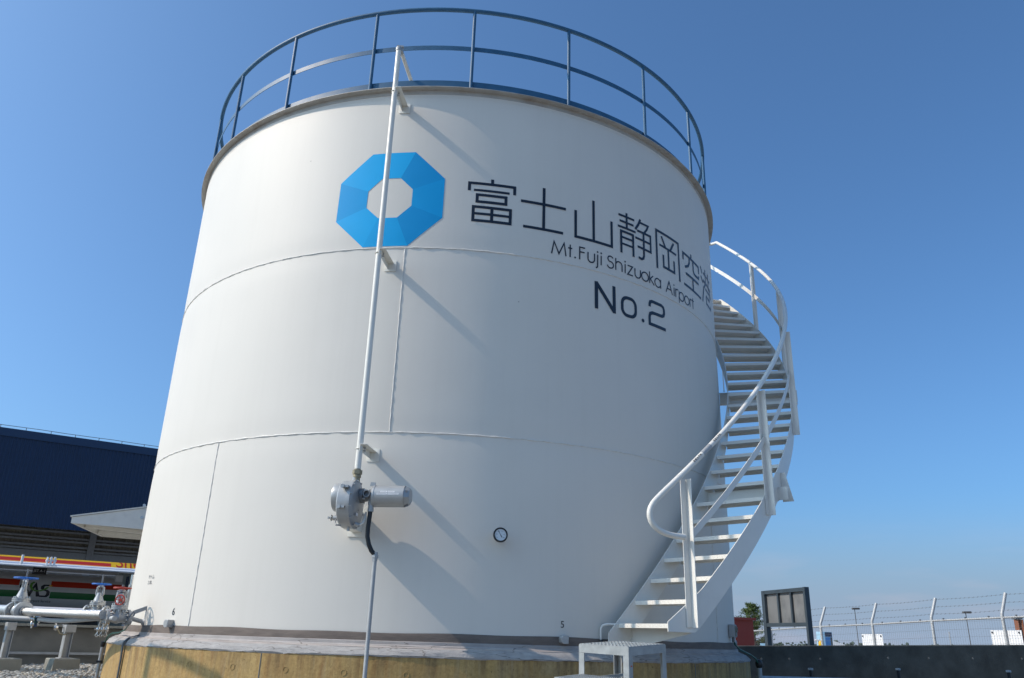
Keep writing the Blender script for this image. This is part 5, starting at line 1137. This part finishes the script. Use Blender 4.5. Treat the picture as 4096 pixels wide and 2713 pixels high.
# street lamps, thin mast, rusty post
for px, yt, D, lab in ((3418, 2435, 75, 'slender dark street lamp beyond the fence, taller one nearer the sign frame'), (3862, 2450, 70, 'slender dark street lamp beyond the fence, right one near the far right post')):
    p = at(px, yt, D); o = thing('street_lamp', (p.x, p.y, GZ), lab, 'street lamp', 'street lamps beyond the fence')
    MB().tube([(p.x, p.y, GZ-.5), (p.x, p.y, p.z-.05)], [.035, .028], 8).build('pole', M['lampst'], o)
    mb = MB(); q_ = Vector((p.x, p.y, p.z)); mb.bar(q_-_rt.normalized()*.22, q_+_rt.normalized()*.42, .22, .15); mb.build('lamp_head', M['lampst'], o, bevel=.05)
p = at(3796, 2527, 90); o = thing('thin_mast', (p.x, p.y, GZ), 'very thin pale mast far beyond the fence', 'mast'); MB().tube([(p.x,p.y,GZ-.5), tuple(p)], .05, 6).build('mast_tube', M['galvp'], o)
p = at(4068, 2478, 22.5); o = thing('rusty_post', (p.x, p.y, GZ), 'rusty brown steel post behind the fence at the right frame edge', 'post')
mb = MB(); mb.box((p.x, p.y, (p.z+GZ)/2), (.10, .10, p.z-GZ), Matrix.Rotation(.4, 3, 'Z')); mb.box((p.x+.05, p.y-.02, (p.z+GZ)/2), (.03, .14, p.z-GZ-.01), Matrix.Rotation(.4, 3, 'Z')); mb.build('post_steel', M['brown'], o, smooth=0)
MB().box((p.x, p.y, p.z+.02), (.16,.16,.035)).build('cap', M['castdk'], o)
# vending machine, white tent roof, blue sign, yellow drum
vp = at(3305, 2582, 58); vm = thing('vending_machine', (vp.x, vp.y, GZ), 'blue vending machine with blue and red panels seen through the fence', 'vending machine')
vd = Vector((math.sin(R_(95)), math.cos(R_(95)), 0)); vn = Vector((vd.y, -vd.x, 0)); Mv3 = Matrix.Rotation(math.atan2(vd.y, vd.x), 3, 'Z')
zv = hit(3310, 2528, vp, vn).z; wv = 28/3160*58*.88
mb = MB(); mb.box((vp.x+.12, vp.y+.4, (zv-.9)/2), (wv+.28, .8, zv+.9), Mv3); mb.build('cabinet', M['lightblue'], vm, smooth=0)
fc = Vector((vp.x+.24, vp.y+.4, 0))+vn*.402
for z0, z1, u0, u1, m, nm in ((zv-.30, zv-.02, -.5, .5, 'navy', 'header_panel'), (zv-.84, zv-.32, -.5, .22, 'vblue', 'display_panel'), (zv-.84, zv-.32, .24, .5, 'truckdk', 'display_panel'), (zv-1.34, zv-.86, -.5, .22, 'vred', 'display_panel'), (zv-1.34, zv-.86, .24, .5, 'truckdk', 'display_panel'), (zv-1.9, zv-1.36, -.5, .5, 'navy', 'lower_panel')):
    mb = MB(); P = [fc+vd*u0*wv+Vector((0,0,z0)), fc+vd*u1*wv+Vector((0,0,z0)), fc+vd*u1*wv+Vector((0,0,z1)), fc+vd*u0*wv+Vector((0,0,z1))]; mb.add(P+[p+vn*.01 for p in P], [(4,5,6,7)]+[(i, (i+1) % 4, 4+(i+1) % 4, 4+i) for i in range(4)]); mb.build(nm, M[m], vm, smooth=0)
tpnt = at(3325, 2562, 62); te = thing('white_tent', (tpnt.x, tpnt.y, GZ), 'white sloping tent roof seen through the fence right of the vending machine', 'tent')
vdir = Vector((math.sin(R_(100)), math.cos(R_(100)), 0)); vnn = Vector((vdir.y, -vdir.x, 0)); ph = lambda px, py: hit(px, py, tpnt, vnn)
ridge = [ph(3240, 2530), ph(3326, 2562), ph(3350, 2569), ph(3371, 2576), ph(3380, 2581)]; lowp = [ph(3240, 2600), ph(3327, 2600), ph(3351, 2600), ph(3372, 2600), ph(3381, 2600)]
mb = MB(); vs = ridge+lowp+[p-vnn*3 for p in ridge]; n5 = 5; mb.add(vs, [(i, i+1, n5+i+1, n5+i) for i in range(1,4)]+[(i, 2*n5+i, 2*n5+i+1, i+1) for i in range(1,4)]); mb.build('roof_cloth', M['cloth'], te, smooth=0)
mb = MB(); 
for i in (1, 3): mb.cyl((lowp[i].x, lowp[i].y-.1, GZ-.4), (lowp[i].x, lowp[i].y-.1, lowp[i].z), .04, 8)
mb.build('tent_pole', M['galvp'], te)
yp = at(3283, 2572, 55); o = thing('yellow_beacon', (yp.x, yp.y, GZ), 'small yellow and white marker left of the vending machine', 'marker')
MB().tube([(yp.x, yp.y, GZ-.3), (yp.x, yp.y, yp.z-.1)], .05, 8).build('stand', M['galvp'], o); mb = MB(); mb.lathe([(0,-.16),(.13,-.16),(.15,.0),(.10,.12),(0,.14)], 14, Matrix.Translation(yp)); mb.build('marker_body', M['yellow'], o)
mb = MB(); mb.bar(yp+_rt*-.35+Vector((0,0,.16)), yp+_rt*.08+Vector((0,0,.13)), .10, .09); mb.build('arm', M['board'], o, bevel=.02)
bp_ = at(3053, 2583, 40); o = thing('blue_sign', (bp_.x, bp_.y, GZ), 'small light blue sign low behind the sign frame post', 'sign')
mb = MB(); mb.box((bp_.x, bp_.y, bp_.z), (.27, .03, .20), Matrix.Rotation(-.3, 3, 'Z')); mb.build('sign_face', M['lightblue'], o, smooth=0); MB().cyl((bp_.x, bp_.y, GZ-.2), (bp_.x, bp_.y, bp_.z-.05), .025, 8).build('stand', M['galvp'], o)

# pine tree: tapered trunk with limbs, leaf clumps through the crown, two leaders
tp = at(3022, 2560, 46.0); tt = thing('pine_tree', (tp.x, tp.y, GZ), 'bushy green pine tree with two leaders behind the fence', 'tree')
topz = at(3006, 2424, 46.0).z; s_px = 46*.95/3160
rs_ = random.Random(5); tuf = []; limbs = MB()
lead = [(Vector((tp.x-16*s_px, tp.y, 0)), topz), (Vector((tp.x+10*s_px, tp.y+.3, 0)), topz+.02)]
limbs.tube([(tp.x, tp.y, GZ-.4), (tp.x, tp.y, -.2)], [.13, .10], 8)
for b0, tzp in lead:
    limbs.tube([(tp.x, tp.y, -.25), (b0.x*.5+tp.x*.5, b0.y, .35), (b0.x, b0.y, tzp*.6), (b0.x, b0.y, tzp-.1)], [.09,.07,.05,.015], 7)
    for k in range(52):
        t_ = rs_.random()**.8; z = -.3+(tzp+.3)*t_; rad = (.95*(1-t_)**.8+.10)*(.75+.5*rs_.random()); a = rs_.random()*2*PI
        c = Vector((b0.x+.5*(tp.x-b0.x)*(1-t_), b0.y, z)); e = c+Vector((math.cos(a)*rad, math.sin(a)*rad, .10*rad+.10))
        limbs.tube([c, e], [.018, .006], 5)
        for j in range(5):
            w_ = c.lerp(e, .35+.18*j+rs_.random()*.05); tuf.append((w_, .085+.06*rs_.random()))
limbs.build('trunk', M['bark'], tt)
mb = MB()
for c, r in tuf:
    for k in range(16):
        d = Vector((rs_.gauss(0,1), rs_.gauss(0,1), rs_.gauss(0,.8)+.3)).normalized(); p = c+d*r*rs_.random(); q_ = Vector((rs_.gauss(0,1), rs_.gauss(0,1), rs_.gauss(0,1))).normalized(); s1_ = d.cross(q_).normalized()
        l_ = .06+.05*rs_.random(); w_ = .018+.014*rs_.random(); mb.add([p-s1_*w_, p+d*l_*.5+s1_*w_*.2, p+d*l_, p+s1_*w_], [(0,1,2,3)])
mb.build('crown', M['leaf'], tt, smooth=0)
# distant tree belt along the horizon: many small crowns
mb = MB(); rs_ = random.Random(11)
for i in range(420):
    a = R_(-38+i*.235+rs_.uniform(-.1,.1)); D = 620+rs_.uniform(-60, 60); b_ = Vector((math.sin(a)*D, -10.3+math.cos(a)*D, GZ))
    hgt = 1.2+3.0*abs(math.sin(i*.13)+.5*math.sin(i*.41))*rs_.random()+ (1.5 if rs_.random() > .93 else 0)
    for k in range(6):
        c = b_+Vector((rs_.uniform(-2.5,2.5), rs_.uniform(-2,2), rs_.uniform(.2,.95)*hgt)); r = hgt*rs_.uniform(.18,.4)
        vs = [c+Vector(ico[j])*r*rs_.uniform(.75,1.25) for j in range(12)]; mb.add(vs, [tuple(f_) for f_ in icf])
tb = mb.build('tree_belt', M['hedge'], None, smooth=0); tag(tb, 'thin dark belt of distant trees along the horizon', 'trees', kind='stuff')

# unseen rack left of the view, added and shaped to cast the plinth's soft shadow
sh_h = Vector((sun_dir.x, sun_dir.y, 0)); 
def back(px, py, d): p_ = hcyl(px, py, RP); return p_+sun_dir*(d/sh_h.length)
k1 = back(602, 2582, 3.4); k2 = back(872, 2722, 3.2); k0 = k1+(k1-k2).normalized()*.0
pf = thing('shadow_rack', (k1.x, k1.y, GZ), 'unseen rack of two posts and a sloping bar added for its plinth shadow', 'rack')
MB().cyl((k1.x, k1.y, GZ-.05), (k1.x, k1.y, k1.z), .034, 12).build('post', M['galvp'], pf)
MB().cyl((k2.x, k2.y, GZ-.05), (k2.x, k2.y, k2.z+.03), .034, 12).build('post', M['galvp'], pf)
MB().cyl(k1-Vector((0,0,.03)), k2, .034, 12).build('sloping_bar', M['galvp'], pf)
